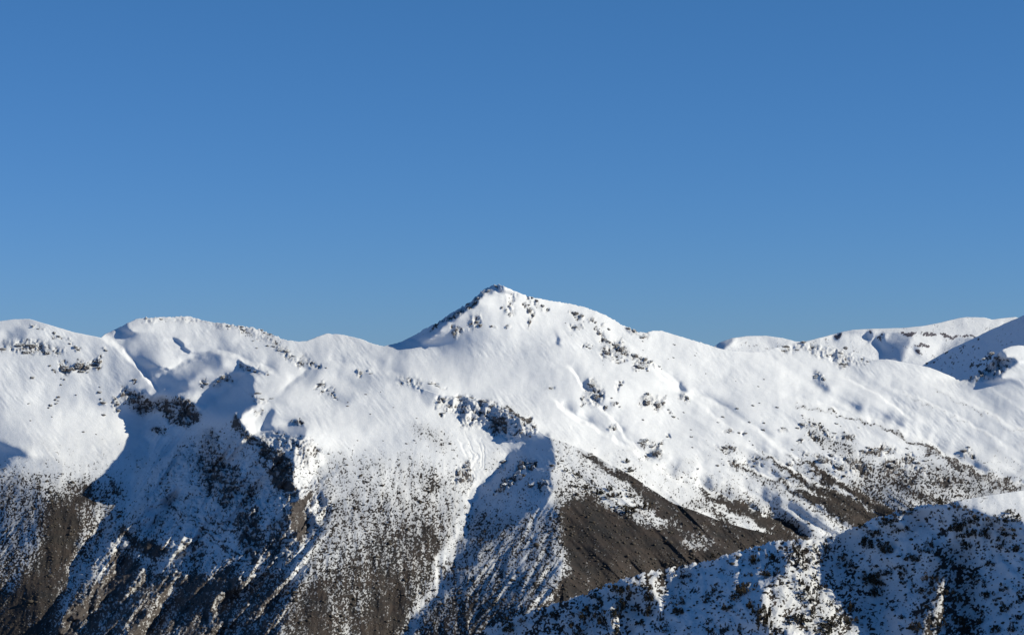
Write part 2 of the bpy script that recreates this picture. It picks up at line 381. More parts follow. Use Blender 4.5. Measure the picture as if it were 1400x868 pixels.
# big gully in the left half
GULLY = [(182, 536), (196, 538), (206, 552), (216, 552), (226, 546), (255, 548), (282, 556), (298, 546), (312, 530), (330, 519), (346, 524), (347, 545),
         (340, 560), (327, 575), (345, 592), (354, 602), (372, 614), (388, 628), (401, 642), (400, 660), (408, 675), (425, 690), (436, 672),
         (462, 634), (458, 648), (447, 668), (447, 690), (452, 705), (442, 722), (427, 748), (420, 765), (405, 800), (392, 830), (376, 880), (70, 960), (66, 868),
         (72, 840), (88, 812), (100, 786), (108, 745), (126, 726), (146, 712), (166, 705), (184, 690), (182, 662), (184, 646), (196, 628),
         (206, 612), (208, 603), (194, 590), (198, 570), (198, 552)]
paint(P(GULLY, 2.5), -1.16)
paint(P([(352, 592), (376, 560), (380, 566), (377, 582), (392, 581), (406, 575), (413, 585), (416, 602), (404, 622), (398, 634), (378, 616)], 2.5), -1.25)
paint(P([(296, 550), (312, 530), (330, 517), (350, 520), (350, 545), (340, 563), (327, 578), (300, 575), (272, 600), (255, 580), (262, 562), (282, 556)], 2.5), -1.9)
paint(P([(250, 556), (300, 556), (342, 552), (338, 566), (327, 580), (322, 610), (262, 620), (236, 604)], 3), -1.8)
paint(P([(264, 566), (290, 552), (312, 532), (330, 516), (350, 518), (353, 545), (342, 564), (327, 592), (300, 622), (268, 622)], 3), -2.9)
# sunlit ribs inside it
for pts, wd in (([(234, 671), (216, 690), (196, 712), (184, 730)], [6, 12, 12, 4]), ([(216, 706), (208, 722), (196, 738)], [6, 9, 3]),
                ([(268, 740), (250, 748), (230, 764)], [3, 15, 5]), ([(270, 729), (262, 733)], [4, 4]),
                ([(156, 752), (160, 778), (142, 800), (122, 828), (84, 858)], [4, 12, 22, 18, 14]),
                ([(230, 800), (224, 822), (205, 850), (180, 872)], [8, 20, 22, 24]), ([(200, 792), (185, 808)], [8, 8]),
                ([(352, 788), (334, 796), (322, 806), (300, 826), (290, 838)], [8, 20, 12, 16, 6]),
                ([(318, 852), (290, 862), (270, 872)], [4, 7, 8]), ([(350, 688), (346, 702)], [6, 4]), ([(190, 605), (182, 612)], [8, 6])):
    paint(S.stroke(pts, wd, 1.6), 1.1)
paint(P([(404, 690), (424, 672), (430, 674), (420, 690), (417, 715), (413, 752), (404, 745), (401, 710)], 1.5), 1.1)
paint(P([(428, 692), (440, 684), (444, 692), (438, 715), (430, 714)], 1.5), 1.0)
paint(P([(332, 572), (344, 558), (360, 562), (352, 588), (346, 590)], 1.5), 0.7)
paint(P([(400, 640), (408, 622), (432, 612), (440, 628), (425, 660), (410, 672), (402, 664)], 2), 0.7)
# shaded hollows of the shoulder
paint(P([(282, 488), (300, 483), (302, 500), (283, 502)], 3), -1.1)
paint(S.stroke([(326, 499), (336, 503), (348, 507), (362, 512)], [3, 7, 5, 2], 2), -1.3)
paint(P([(404, 520), (420, 512), (440, 505), (448, 502), (430, 520), (410, 530)], 5), -1.0)
paint(P([(375, 545), (405, 535), (400, 545), (380, 555)], 4), -0.9)
paint(S.stroke([(404, 490), (416, 497), (426, 505)], [2, 4, 5], 2), -1.0)
paint(P([(455, 515), (520, 514), (548, 514), (560, 530), (530, 530), (480, 532)], 6), -1.05)
paint(P([(440, 540), (470, 535), (500, 540), (470, 550), (445, 550)], 5), -1.05)
paint(P([(545, 512), (580, 522), (600, 545), (580, 545), (550, 530)], 4), -0.8)
# the peak and its shadowed left side
m_top = P([(549, 468), (540, 440), (540, 360), (690, 360), (687, 392), (677, 401), (662, 409), (648, 414), (637, 421), (629, 428), (618, 438), (606, 448), (588, 459), (560, 467)], 1.0)
paint(m_top, -1.7)
paint(P([(600, 470), (640, 450), (720, 450), (770, 500), (740, 560), (660, 540), (600, 510)], 22), -0.22)
paint(P([(695, 500), (730, 470), (760, 480), (800, 520), (770, 560), (720, 540)], 20), -0.35)
paint(P([(798, 520), (812, 524), (824, 538), (824, 552), (806, 556), (796, 540)], 3), -1.0)
paint(P([(757, 455), (763, 458), (766, 470), (761, 468)], 1.5), -1.6)
paint(P([(800, 560), (830, 565), (845, 590), (820, 600), (800, 580)], 8), -0.5)
# right-hand slopes
paint(P([(930, 524), (936, 522), (940, 532), (932, 532)], 2), -1.3)
paint(P([(975, 535), (1010, 545), (1040, 560), (1020, 575), (985, 560)], 8), -0.55)
paint(P([(1108, 510), (1124, 508), (1134, 530), (1126, 540), (1114, 528)], 4), -1.0)
paint(P([(1160, 545), (1172, 548), (1180, 560), (1168, 560)], 4), -0.9)
paint(P([(1205, 555), (1222, 562), (1246, 580), (1236, 584), (1214, 570)], 3), -0.9)
paint(P([(1318, 618), (1340, 630), (1350, 645), (1330, 640)], 4), -0.9)
paint(P([(1040, 600), (1060, 610), (1050, 640), (1020, 640)], 8), -0.4)
paint(P([(905, 672), (925, 676), (940, 690), (925, 690)], 3), -1.2)
paint(P([(1045, 668), (1064, 670), (1070, 690), (1052, 688)], 4), -0.8)
paint(P([(1040, 715), (1080, 690), (1130, 710), (1110, 735), (1060, 735)], 8), -0.45)
paint(P([(1195, 660), (1240, 655), (1260, 690), (1200, 690)], 8), -0.55)
paint(P([(1306, 522), (1316, 514), (1340, 500), (1362, 470), (1371, 472), (1372, 482), (1380, 488), (1394, 488), (1390, 497), (1384, 506), (1368, 516), (1345, 523)], 1.5), -1.7)
paint(P([(1366, 470), (1400, 460), (1640, 440), (1640, 480), (1410, 484), (1392, 487), (1378, 486)], 2), 0.5)
paint(S.stroke([(1328, 509), (1340, 507), (1351, 500)], [2, 7, 3], 1.2), 0.6)
paint(S.stroke([(1364, 495), (1372, 492)], [4, 5], 1.2), 0.5)
# spur: shadowed left face, half-lit lower face, sunny brown right face
paint(P([(748, 592), (800, 608), (900, 668), (1090, 730), (1200, 800), (1200, 960), (700, 960), (735, 840), (764, 790), (770, 720), (756, 660)], 3), 0.5)
paint(P([(742, 686), (758, 690), (770, 722), (766, 760), (756, 800), (716, 848), (690, 960), (540, 960), (562, 872), (600, 818), (640, 778), (668, 742), (702, 716)], 5), -0.82)
paint(P([(690, 632), (716, 612), (749, 594), (751, 620), (748, 650), (744, 690), (704, 718), (668, 744), (640, 780), (600, 820), (560, 880), (540, 960),
         (500, 960), (548, 868), (576, 826), (604, 796), (616, 770), (642, 714), (648, 696), (660, 668), (674, 646)], 2.0), -1.38)
for q in ([(626, 546), (640, 548), (644, 560), (640, 576), (650, 580), (640, 580), (632, 572)],
          [(655, 546), (664, 550), (662, 568), (676, 582), (660, 580), (656, 562)],
          [(672, 556), (682, 558), (690, 572), (705, 580), (718, 582), (708, 594), (692, 592), (676, 580)]):
    paint(P(q, 1.6), -1.2)
paint(P([(600, 560), (640, 590), (680, 600), (716, 598), (690, 626), (668, 652), (650, 680), (636, 650), (620, 600)], 4), 0.35)
paint(P([(704, 640), (726, 620), (749, 598), (752, 620), (748, 650), (744, 690), (704, 718), (668, 744), (655, 700), (664, 668), (684, 644)], 2.0), -1.38)
paint(P([(590, 560), (625, 590), (638, 640), (648, 690), (600, 790), (540, 868), (520, 960), (420, 960), (470, 760), (520, 640), (560, 600)], 16), 0.28)

w_a = gauss_field(SHP, 22, 26, 61); w_b = gauss_field(SHP, 9, 13, 62); w_c = gauss_field(SHP, 45, 30, 63)
def shear(A, k):
    r_, c_ = np.indices(A.shape); return A[r_, (c_ + np.round(k * r_).astype(int)) % A.shape[1]]
d_left = shear(gauss_field(SHP, 5, 60, 64), .85); d_left2 = shear(gauss_field(SHP, 2, 26, 65), .75)
d_right = shear(gauss_field(SHP, 11, 70, 66), -1.7); d_right2 = shear(gauss_field(SHP, 4, 30, 67), -1.5)
d_spur = shear(gauss_field(SHP, 7, 50, 103), -1.0); d_spur2 = shear(gauss_field(SHP, 3, 20, 104), -.8)
in_spur = blur(P([(760, 610), (900, 670), (1090, 740), (1090, 860), (740, 860), (770, 720)], 3), 8)
in_gul = blur(P(GULLY, 3), 6); in_right = sstep(700, 960, S.U) * sstep(440, 500, S.V)
shade = blur((g < -.9).astype(float), 3)
g = g + .05 * w_a + .05 * w_b + .06 * w_c + in_gul * (.34 * d_left + .22 * d_left2) + in_right * (.06 * d_right + .04 * d_right2) + in_spur * (.30 * d_spur + .15 * d_spur2)
R = relief(g, S.zeros(), 0.05, 2e-6)
n_crest = gauss_field(SHP, 14, 14, 69)
# crest lines where a nearer slope stands in front of the hollow behind it
def crest(pts, h, w):
    global R
    p = np.array(pts, float); ramp = .45 * w; h = .82 * h * (.75 + .25 * np.tanh(n_crest))
    lu = np.linspace(p[0, 0] - 60, p[-1, 0] + 60, 400); lv = np.interp(lu, p[:, 0], p[:, 1])
    lv = np.convolve(np.pad(lv, 9, mode='edge'), np.ones(19) / 19, 'valid')
    lv = np.interp(S.U + .3 * (S.WU - S.U), lu, lv)
    d = lv - S.V - .35 * (S.WV - S.V)
    win = sstep(p[0, 0], p[0, 0] + 25, S.U) * (1 - sstep(p[-1, 0] - 25, p[-1, 0], S.U))
    R = R + h * win * np.where(d > ramp, np.exp(-np.clip(d - ramp, 0, None) / w), sstep(0, ramp, d))
crest([(376, 552), (398, 534), (420, 515), (446, 503), (470, 505), (500, 512), (560, 522)], 11, 26)
crest([(215, 525), (236, 510), (262, 495), (292, 484), (304, 488), (340, 500), (385, 517)], 13, 18)
crest([(118, 458), (138, 463), (160, 478), (190, 510), (208, 530), (222, 546)], 13, 26)
crest([(740, 505), (780, 505), (800, 540), (835, 575), (860, 610), (900, 640), (930, 655)], 6, 18)
crest([(748, 545), (764, 560), (800, 582), (840, 604), (880, 632), (920, 658), (960, 678), (990, 692)], 14, 18)
crest([(940, 664), (962, 675), (1010, 694), (1045, 710), (1110, 745)], 24, 18)
crest([(1060, 545), (1083, 550), (1126, 561), (1170, 576), (1227, 590), (1256, 604), (1299, 632), (1330, 648), (1420, 676)], 10, 22)
crest([(1010, 606), (1036, 618), (1072, 640), (1100, 655), (1130, 670), (1160, 686), (1220, 720)], 9, 14)
crest([(1060, 612), (1084, 624), (1120, 646), (1150, 661), (1180, 679), (1240, 715)], 7, 12)
crest([(1000, 636), (1020, 642), (1046, 656), (1090, 667), (1130, 684), (1160, 700), (1230, 740)], 10, 14)
crest([(1200, 530), (1242, 543), (1299, 569), (1342, 592), (1400, 626)], 3.5, 14)
crest([(1250, 524), (1276, 531), (1328, 556), (1386, 586), (1450, 616)], 3.5, 14)
crest([(1140, 514), (1164, 522), (1201, 543), (1224, 558), (1260, 590)], 5, 9)
crest([(880, 500), (930, 540), (985, 560), (1040, 596), (1090, 640)], 5, 20)
crest([(820, 452), (850, 470), (900, 505), (960, 560), (1010, 600)], 4, 18)
GZ = 1.42
Y0 = -GZ * (S.V - 470)
# broad and fine roughness, steered down the slope
n_broad = gauss_field(SHP, 60, 90, 51)
n_rib = gauss_field(SHP, 9, 34, 52); n_rib2 = gauss_field(SHP, 4, 14, 53)
n_fine = gauss_field(SHP, 1.15, 1.0, 54); n_mid = gauss_field(SHP, 2.6, 2.3, 55); n_vf = gauss_field(SHP, .6, .55, 59); n_big = gauss_field(SHP, 7, 7, 60)

# --- where snow is missing (bare) and what shows there (veg: scrub, else rock)
bare = S.zeros(); veg = S.zeros() + 1.0; rough = S.zeros()
def strip(m, b, ve=None, ro=None):
    global bare, veg, rough
    bare = bare * (1 - m) + m * b
    if ve is not None: veg = veg * (1 - m) + m * ve
    if ro is not None: rough = np.maximum(rough, m * ro)
lowv = sstep(585, 840, S.V + 20 * n_broad + 8 * n_big)
bare = np.clip(.14 * sstep(585, 680, S.V + 10 * n_big), 0, 1)
# left hill foot
strip(P([(-220, 640), (0, 642), (60, 650), (130, 665), (160, 660), (150, 720), (100, 780), (60, 960), (-220, 960)], 16), 0.46)
strip(P([(55, 690), (90, 680), (112, 705), (108, 745), (100, 785), (75, 868), (-20, 960), (-60, 868), (30, 800), (56, 760)], 10), 0.97)
strip(P([(-220, 800), (0, 808), (30, 815), (70, 868), (60, 960), (-220, 960)], 12), 0.95)
strip(P([(88, 655), (120, 665), (124, 690), (96, 686)], 6), 0.65)
strip(P([(94, 684), (120, 672), (124, 680), (108, 692)], 3), 0.85)
# gully
strip(P([(70, 868), (100, 786), (150, 705), (250, 730), (300, 770), (420, 745), (376, 880), (70, 960)], 20), 0.36, .45, .35)
strip(P([(66, 880), (120, 800), (180, 775), (260, 790), (330, 790), (400, 770), (376, 960), (66, 960)], 12), 0.68)
strip(S.stroke([(160, 760), (152, 786), (120, 830), (84, 862)], [8, 16, 22, 14], 4), 0.85)
strip(P([(186, 556), (200, 549), (222, 548), (245, 546), (248, 540), (262, 546), (268, 560), (276, 562), (275, 578), (255, 582), (240, 576), (216, 570), (190, 566)], 1.5), 0.62, 0.1, 1.0)
strip(P([(162, 532), (182, 532), (196, 548), (188, 560), (172, 552)], 3), 0.5, .2, .5)
strip(P([(240, 600), (330, 590), (400, 640), (440, 650), (430, 740), (300, 740), (200, 720), (190, 680)], 12), 0.22, .35, .4)
strip(P([(202, 584), (224, 580), (224, 592), (208, 592)], 2), 0.7, .3, .5)
strip(P([(278, 590), (290, 588), (300, 615), (314, 628), (328, 650), (344, 664), (355, 665), (350, 684), (330, 690), (300, 690), (284, 676), (268, 650), (270, 620)], 4), 0.5, .3, .9)
strip(P([(300, 622), (314, 630), (332, 652), (326, 676), (296, 676), (290, 640)], 3), 0.6, .2, 1.0)
strip(P([(316, 568), (328, 570), (346, 594), (352, 602), (374, 616), (400, 632), (402, 655), (408, 676), (400, 690), (388, 668), (372, 640), (350, 612), (330, 598), (316, 586)], 2), 0.7, .2, 1.0)
strip(P([(356, 640), (376, 645), (392, 660), (390, 672), (370, 655)], 2), 0.85, .2, .8)
strip(P([(326, 710), (334, 692), (350, 690), (352, 715), (362, 740), (350, 768), (336, 768), (326, 740)], 3), 0.62, .25, 1.0)
strip(P([(372, 710), (396, 696), (404, 745), (400, 775), (370, 780), (360, 750)], 4), 0.58, .25, .8)
strip(P([(404, 690), (424, 672), (430, 674), (420, 690), (417, 715), (413, 752), (404, 745), (401, 710)], 1.5), 0.95, 0.55, .6)
strip(P([(164, 720), (180, 735), (205, 738), (232, 748), (218, 765), (196, 756), (172, 740), (158, 722)], 3), 0.9, .6, .6)
strip(P([(150, 655), (158, 655), (172, 670), (170, 676), (156, 668)], 2), 0.8, .2, .5)
for q in ([(170, 760), (196, 770), (176, 800), (160, 830), (150, 810)], [(246, 790), (300, 785), (290, 820), (250, 840)], [(300, 770), (330, 772), (316, 800), (296, 800)]):
    strip(P(q, 6), 0.85)
for k in range(9):   # thin ledges of the lower gully
    a = 236 + 9 * k; bb = 700 + (k * 37) % 60
    strip(S.stroke([(a, bb), (a + 22, bb + 9), (a + 44, bb + 15)], [2, 3, 1], 1), 0.8, .3, .5)
strip(P([(348, 560), (358, 556), (362, 562), (354, 566)], 2), .6, .2, .5)
strip(P([(396, 577), (410, 574), (414, 588), (400, 586)], 2), .8, .2, .8)
strip(P([(392, 602), (425, 600), (440, 622), (420, 640), (400, 625)], 4), .38, .2, .7)
strip(P([(350, 595), (376, 590), (400, 600), (395, 622), (370, 612)], 4), .3, .2, .5)
# middle face: speckled scrub thickening downwards
strip(P([(430, 630), (480, 622), (560, 628), (640, 650), (648, 690), (600, 790), (540, 868), (500, 960), (380, 960), (410, 790), (440, 700)], 14), 0.2)
strip(P([(440, 680), (500, 668), (560, 672), (630, 700), (640, 712), (600, 792), (540, 868), (500, 960), (370, 960), (410, 790)], 16), 0.38)
strip(P([(500, 740), (560, 715), (600, 735), (608, 770), (590, 796), (540, 868), (500, 960), (360, 960), (400, 800), (440, 790)], 14), 0.66)
strip(P([(515, 790), (545, 780), (560, 820), (545, 868), (510, 960), (490, 868)], 10), 0.9)
strip(P([(424, 800), (448, 800), (452, 868), (420, 960), (395, 868)], 8), 0.85)
strip(S.stroke([(568, 705), (585, 728), (598, 752), (604, 778)], [3, 10, 14, 6], 3), 0.85)
strip(S.stroke([(553, 718), (572, 750), (585, 780)], [3, 9, 5], 3), 0.8)
strip(P([(566, 650), (606, 655), (604, 676), (575, 672)], 5), 0.5)
strip(P([(555, 575), (580, 575), (612, 600), (625, 618), (590, 612)], 6), 0.26)
strip(P([(618, 640), (640, 640), (645, 660), (625, 660)], 3), 0.45)
# chute of clean snow between face and spur
strip(S.stroke([(635, 590), (645, 625), (652, 662), (646, 690), (628, 726), (606, 776), (590, 800)], [16, 30, 14, 9, 6, 5, 3], 3), 0.04)
for pts in ([(640, 590), (646, 630), (651, 660)], [(655, 605), (652, 640)], [(662, 600), (656, 640)], [(628, 600), (640, 620), (641, 640)]):
    R += S.stroke(pts, [1, 2.5, 1][:len(pts)], 1.2) * 1.2
# rocks along the spur crest
strip(P([(595, 540), (625, 542), (660, 548), (690, 560), (715, 575), (735, 590), (720, 604), (690, 596), (664, 584), (640, 582), (625, 560), (600, 552)], 3), 0.3, .2, .9)
strip(P([(670, 566), (690, 570), (700, 585), (680, 588)], 2), .65, .2, .8)
strip(S.stroke([(690, 556), (705, 566), (722, 575)], [4, 7, 3], 1.2), .85, .7, .5)
strip(S.stroke([(684, 668), (700, 654), (718, 640), (732, 628)], [10, 12, 8, 5], 2), .62, .2, 1.0)
strip(P([(720, 660), (738, 655), (742, 672), (724, 672)], 3), .45, .2, .7)
strip(P([(545, 515), (575, 524), (580, 534), (550, 530)], 3), .26, .2, .6)
b_back, v_back = bare.copy(), veg.copy()
# spur faces
strip(P([(644, 700), (700, 716), (745, 690), (770, 720), (756, 800), (716, 848), (690, 960), (520, 960), (562, 872), (600, 818)], 8), 0.4)
strip(P([(640, 790), (690, 775), (750, 800), (716, 848), (690, 960), (520, 960), (570, 860)], 10), 0.5)
strip(P([(600, 820), (640, 812), (690, 830), (740, 830), (690, 960), (520, 960), (580, 860)], 8), 0.66)
strip(P([(748, 597), (800, 612), (860, 645), (900, 680), (860, 700), (800, 680), (760, 690)], 5), 0.2)
strip(P([(752, 660), (790, 655), (830, 690), (880, 730), (800, 720), (760, 700)], 5), 0.4)
strip(P([(764, 692), (790, 674), (812, 680), (866, 714), (900, 712), (1000, 735), (1090, 740), (1200, 800), (1200, 960), (740, 960), (740, 830), (766, 800), (776, 770), (768, 724)], 6), 0.98)
strip(P([(866, 700), (884, 690), (892, 706), (880, 720)], 4), .5)
strip(P([(925, 700), (950, 705), (962, 722), (980, 738), (962, 752), (944, 752), (938, 726)], 5), 0.55)
strip(P([(826, 682), (842, 684), (866, 702), (850, 702)], 2), 0.03)
strip(P([(752, 590), (870, 640), (960, 674), (1010, 650), (1040, 600), (900, 560), (760, 560)], 8), 0.03)
strip(S.stroke([(798, 614), (830, 636), (870, 662), (905, 688), (940, 705), (985, 722), (1040, 735), (1090, 748)], [5, 10, 15, 24, 32, 32, 28, 28], 4), 0.93)
b_front, v_front = bare.copy(), veg.copy()
bare, veg = b_back, v_back
# second, lower rib behind the spur
strip(P([(930, 690), (960, 680), (1000, 705), (1030, 722), (980, 710)], 3), .55)
# right slope
strip(P([(1000, 650), (1060, 640), (1130, 650), (1260, 650), (1400, 672), (1400, 760), (1080, 760), (1040, 720), (960, 676)], 14), 0.2)
strip(P([(1150, 668), (1190, 640), (1290, 640), (1390, 664), (1400, 760), (1190, 760), (1190, 700)], 10), 0.46)
strip(S.stroke([(1034, 618), (1072, 642), (1100, 658), (1130, 674), (1160, 690), (1196, 712)], [3, 7, 10, 12, 15, 20], 1.6), 0.92)
strip(S.stroke([(1080, 622), (1120, 648), (1150, 664), (1180, 682), (1212, 702)], [3, 5, 8, 10, 14], 1.6), 0.9)
strip(S.stroke([(1018, 642), (1046, 658), (1090, 670), (1130, 689), (1160, 706), (1190, 722)], [2, 3, 6, 12, 20, 28], 2), 0.92)
strip(S.stroke([(1083, 550), (1126, 561), (1170, 576), (1227, 590), (1256, 604), (1299, 632), (1330, 650), (1392, 668)], [1, 1.5, 2, 3, 4, 9, 14, 12], 1.5), 0.62, .5)
strip(S.stroke([(1242, 544), (1299, 570), (1342, 593), (1375, 616)], [1, 1.5, 2, 1], 1), 0.3, .5)
strip(S.stroke([(1276, 532), (1328, 558), (1386, 587), (1420, 604)], [1, 1.4, 1.6, 1], 1), 0.3, .5)
strip(P([(1088, 575), (1106, 572), (1130, 585), (1160, 602), (1190, 640), (1178, 652), (1150, 625), (1120, 600)], 6), .34)
for e in ((1125, 630, 22, 9, 15), (1147, 636, 22, 12, 20), (1170, 633, 24, 10, 30), (1184, 645, 20, 14, 40), (1198, 614, 30, 9, 0), (1220, 638, 26, 14, 20), (1238, 630, 22, 10, 15),
          (1245, 655, 20, 14, 0), (1115, 594, 16, 5, 25), (1130, 588, 14, 5, 20), (1160, 598, 18, 6, 15), (1100, 582, 12, 6, 25), (993, 613, 24, 8, 15), (1010, 630, 22, 10, 20), (1330, 618, 12, 6, 20), (1290, 660, 30, 12, 15)):
    strip(S.ell(*e[:4], e[4], .6), .72, .7, .6)
strip(S.stroke([(962, 676), (985, 686), (1010, 697), (1045, 714), (1090, 738)], [4, 12, 16, 20, 22], 2), 0.95)
# snowfields near the crests keep a few stones
strip(P([(0, 466), (62, 468), (90, 480), (88, 486), (20, 484)], 4), .28, .1, .4)
strip(P([(160, 440), (280, 434), (370, 452), (390, 466), (330, 455), (250, 442)], 3), .2, .1, .3)
strip(P([(340, 455), (372, 470), (420, 490), (448, 505), (400, 492), (350, 472)], 4), .24, .1, .4)
strip(P([(686, 398), (700, 404), (702, 430), (694, 430), (684, 415)], 3), .3, .1, .8)
strip(P([(575, 455), (610, 432), (650, 408), (672, 393), (664, 408), (640, 420), (612, 440)], 2), .62, .1, .7)
strip(P([(640, 430), (662, 434), (660, 450), (640, 448)], 3), .3, .1, .8)
strip(P([(1306, 522), (1340, 502), (1366, 482), (1388, 490), (1384, 506), (1350, 522)], 3), .4, .1, .7)
strip(P([(1060, 478), (1098, 470), (1135, 478), (1195, 495), (1150, 498), (1100, 482)], 4), .24, .1, .6)
strip(P([(800, 520), (815, 522), (826, 540), (822, 554), (802, 552)], 3), .25, .1, .8)
for lab_, q_ in ROCKS:
    for e_ in q_:
        u_, v_, w_, h_ = e_[:4]; r_ = e_[4] if len(e_) > 4 else 0
        if w_ < 5: continue
        a0, b0 = int(u_ - S.u0 - w_ - 10), int(v_ - S.v0 - w_ - 10); n_ = int(2 * w_ + 20)
        sl = (slice(b0, b0 + n_), slice(a0, a0 + n_))
        uu_, vv_ = S.WU[sl] - u_, S.WV[sl] - v_; c_, s_ = math.cos(math.radians(r_)), math.sin(math.radians(r_))
        m_ = 1 - sstep(.5, 1.5, np.hypot((uu_ * c_ + vv_ * s_) / (w_ * .62), (-uu_ * s_ + vv_ * c_) / (h_ * .75)))
        for B_, V_ in ((bare, veg), (b_front, v_front)):
            B_[sl] = np.maximum(B_[sl], .38 * m_); V_[sl] = np.minimum(V_[sl], 1 - .9 * m_); rough[sl] = np.maximum(rough[sl], .55 * m_)
n_str = gauss_field(SHP, 9, .9, 68)
pat0 = cdf((.72 * n_fine + .22 * n_mid + .18 * n_big + .18 * n_rib2 + .75 * n_vf) / 1.12)
st_l = .8 * shear(gauss_field(SHP, 5, 34, 108), .45) + .5 * n_big; st_m = .8 * shear(gauss_field(SHP, 4, 26, 109), -.15) + .6 * n_big
st_r = .9 * shear(gauss_field(SHP, 9, 26, 110), -1.7) + .6 * n_big
kl = np.clip(in_gul + sstep(60, 0, S.U) + sstep(0, 1, (S.U > 640) & (S.U < 770)), 0, 1); kr = sstep(800, 900, S.U)
streak = st_m * (1 - kl) * (1 - kr) + st_l * kl * (1 - kr) + st_r * kr
def patches(B, Vg):
    """loosen the edges of the scrub and break its cover into patches"""
    B = np.clip(.72 * B + .28 * blur(B, 5) - .06 * (B > .9) * (n_big > .3), 0, 1)
    B = np.clip(B + .30 * B * (1 - B) * streak, 0, 1)
    rk = np.clip(rough, 0, 1) * (1 - Vg)
    pat = pat0 * (1 - .6 * rk) + .6 * rk * cdf(.8 * n_str + .6 * n_mid)
    sp = np.clip((B - pat) * 2.0 + .5, 0, 1) * sstep(0, .05, B)
    sp = np.where(B > .9, np.maximum(sp, .62 + .38 * pat), sp)
    sp = np.where((B > .84) & (pat > .965), .25, sp)
    return sp, B
spot, cover = patches(bare, veg)
spot_f, cover_f = patches(b_front, v_front)
n_patch = gauss_field(SHP, 26, 20, 107)
n_sas = shear(gauss_field(SHP, 1.6, 5, 105), -.9) + .8 * shear(gauss_field(SHP, 3, 9, 106), -.6)
depth = R + Y0
def ridged(A): return 1.0 - 1.6 * np.abs(A)
rd_l = ridged(shear(gauss_field(SHP, 12, 60, 120), .85)); rd_l2 = ridged(shear(gauss_field(SHP, 5, 22, 121), .7))
rd_m = ridged(shear(gauss_field(SHP, 10, 46, 122), -.1)); rd_m2 = ridged(shear(gauss_field(SHP, 4, 18, 123), .1))
rd_r = ridged(shear(gauss_field(SHP, 12, 40, 124), -1.5)); rd_f = ridged(gauss_field(SHP, 5, 6, 125))
face_m = lowv * (1 - in_gul) * (1 - sstep(740, 800, S.U))
depth -= in_gul * sstep(560, 620, S.V) * (3.4 * rd_l + 1.6 * rd_l2) + face_m * (.6 * rd_m + .4 * rd_m2) * (1 - kl) + face_m * kl * (1.4 * rd_l + .9 * rd_l2)
depth -= sstep(960, 1040, S.U) * lowv * 1.0 * rd_r + in_spur * .9 * ridged(d_spur) + rough * 1.5 * rd_f
depth -= 2.0 * n_broad + (.10 + .7 * lowv + 1.2 * rough) * n_rib * .8 + (.04 + .4 * lowv + 1.0 * rough) * n_rib2 * .45
sp_ = np.where(S.V > interp(RIDGE, S.U[0])[None, :], np.where(S.U > 546, spot_f, spot), spot)
lift = .35 * sp_ * (.4 + bare) * (.6 + .5 * n_fine) + rough * (.5 * n_fine + 1.2 * n_mid + 1.0 * n_str + 1.4 * n_big) * .7 + .10 * n_big + .03 * n_mid + .075 * n_sas * (1 - .6 * bare) * (.15 + sstep(-.5, 1.6, n_patch))
D_front = 3000 + MPP * depth
ridge_v = interp(RIDGE, S.U[0])
J = 110 * sstep(545, 1150, S.U) + 0.05 * np.clip(S.U - 560, 0, None)
D_back = D_front + MPP * J

NRM = np.array([0.12, -0.56, 0.80])
def face(sheet, D, liftmap, u, vt, vb, rows, back_len, back_drop, nb=10, mpp=MPP, fade=4.0):
    """front rows plus far-side rows; returns points and sample coordinates"""
    t = np.linspace(0, 1, rows)[:, None]
    v = vt[None, :] + t * (vb - vt[None, :]); uu = np.broadcast_to(u[None, :], v.shape)
    P_ = ray_point(uu, v, sheet.sample(D, uu, v))
    P_ = P_ + (sheet.sample(liftmap, uu, v) * mpp)[..., None] * NRM
    k = np.linspace(0, 1, nb + 1)[1:][::-1][:, None]
    B = np.repeat(P_[:1], nb, 0).copy()
    B[..., 1] += k * back_len; B[..., 2] -= back_drop * (k * .55 + .45 * k ** 2)
    return np.concatenate([B, P_], 0), np.concatenate([np.repeat(uu[:1], nb, 0), uu], 0), np.concatenate([np.repeat(v[:1], nb, 0), v], 0)

uM = np.arange(-210, 1611, 1.0)
jm = gauss_field((4, len(uM)), 2.2, 1, 101)[0] + .7 * gauss_field((4, len(uM)), .9, 1, 102)[0]
Pm, um, vm = face(S, D_back, lift, uM, interp(SKY, uM) + jm * (.06 + .5 * np.interp(uM, [150, 170, 300, 330, 390, 410, 560, 600, 680, 700, 730, 800, 850, 880, 890, 1060, 1180, 1200], [0, .6, .3, 1, .8, .1, .2, 1, 1, .2, .4, .4, .8, .8, .1, .5, .8, .1])), 1050, 600, 900, 420)
grid_mesh("mountain", Pm, {"bare": S.sample(spot, um, vm), "cover": S.sample(cover, um, vm), "veg": S.sample(veg, um, vm)}, M_LAND,
          label="snow covered mountain with pointed summit and broad left hills")
uF = np.arange(546, 1611, 1.0)
Pf, uf, vf = face(S, D_front, lift, uF, interp(RIDGE, uF), 1050, 470, 420, 330)
grid_mesh("mountain_spur", Pf, {"bare": S.sample(spot_f, uf, vf), "cover": S.sample(cover_f, uf, vf), "veg": S.sample(v_front, uf, vf)}, M_LAND,
          label="dark brown spur in front of the pointed summit")

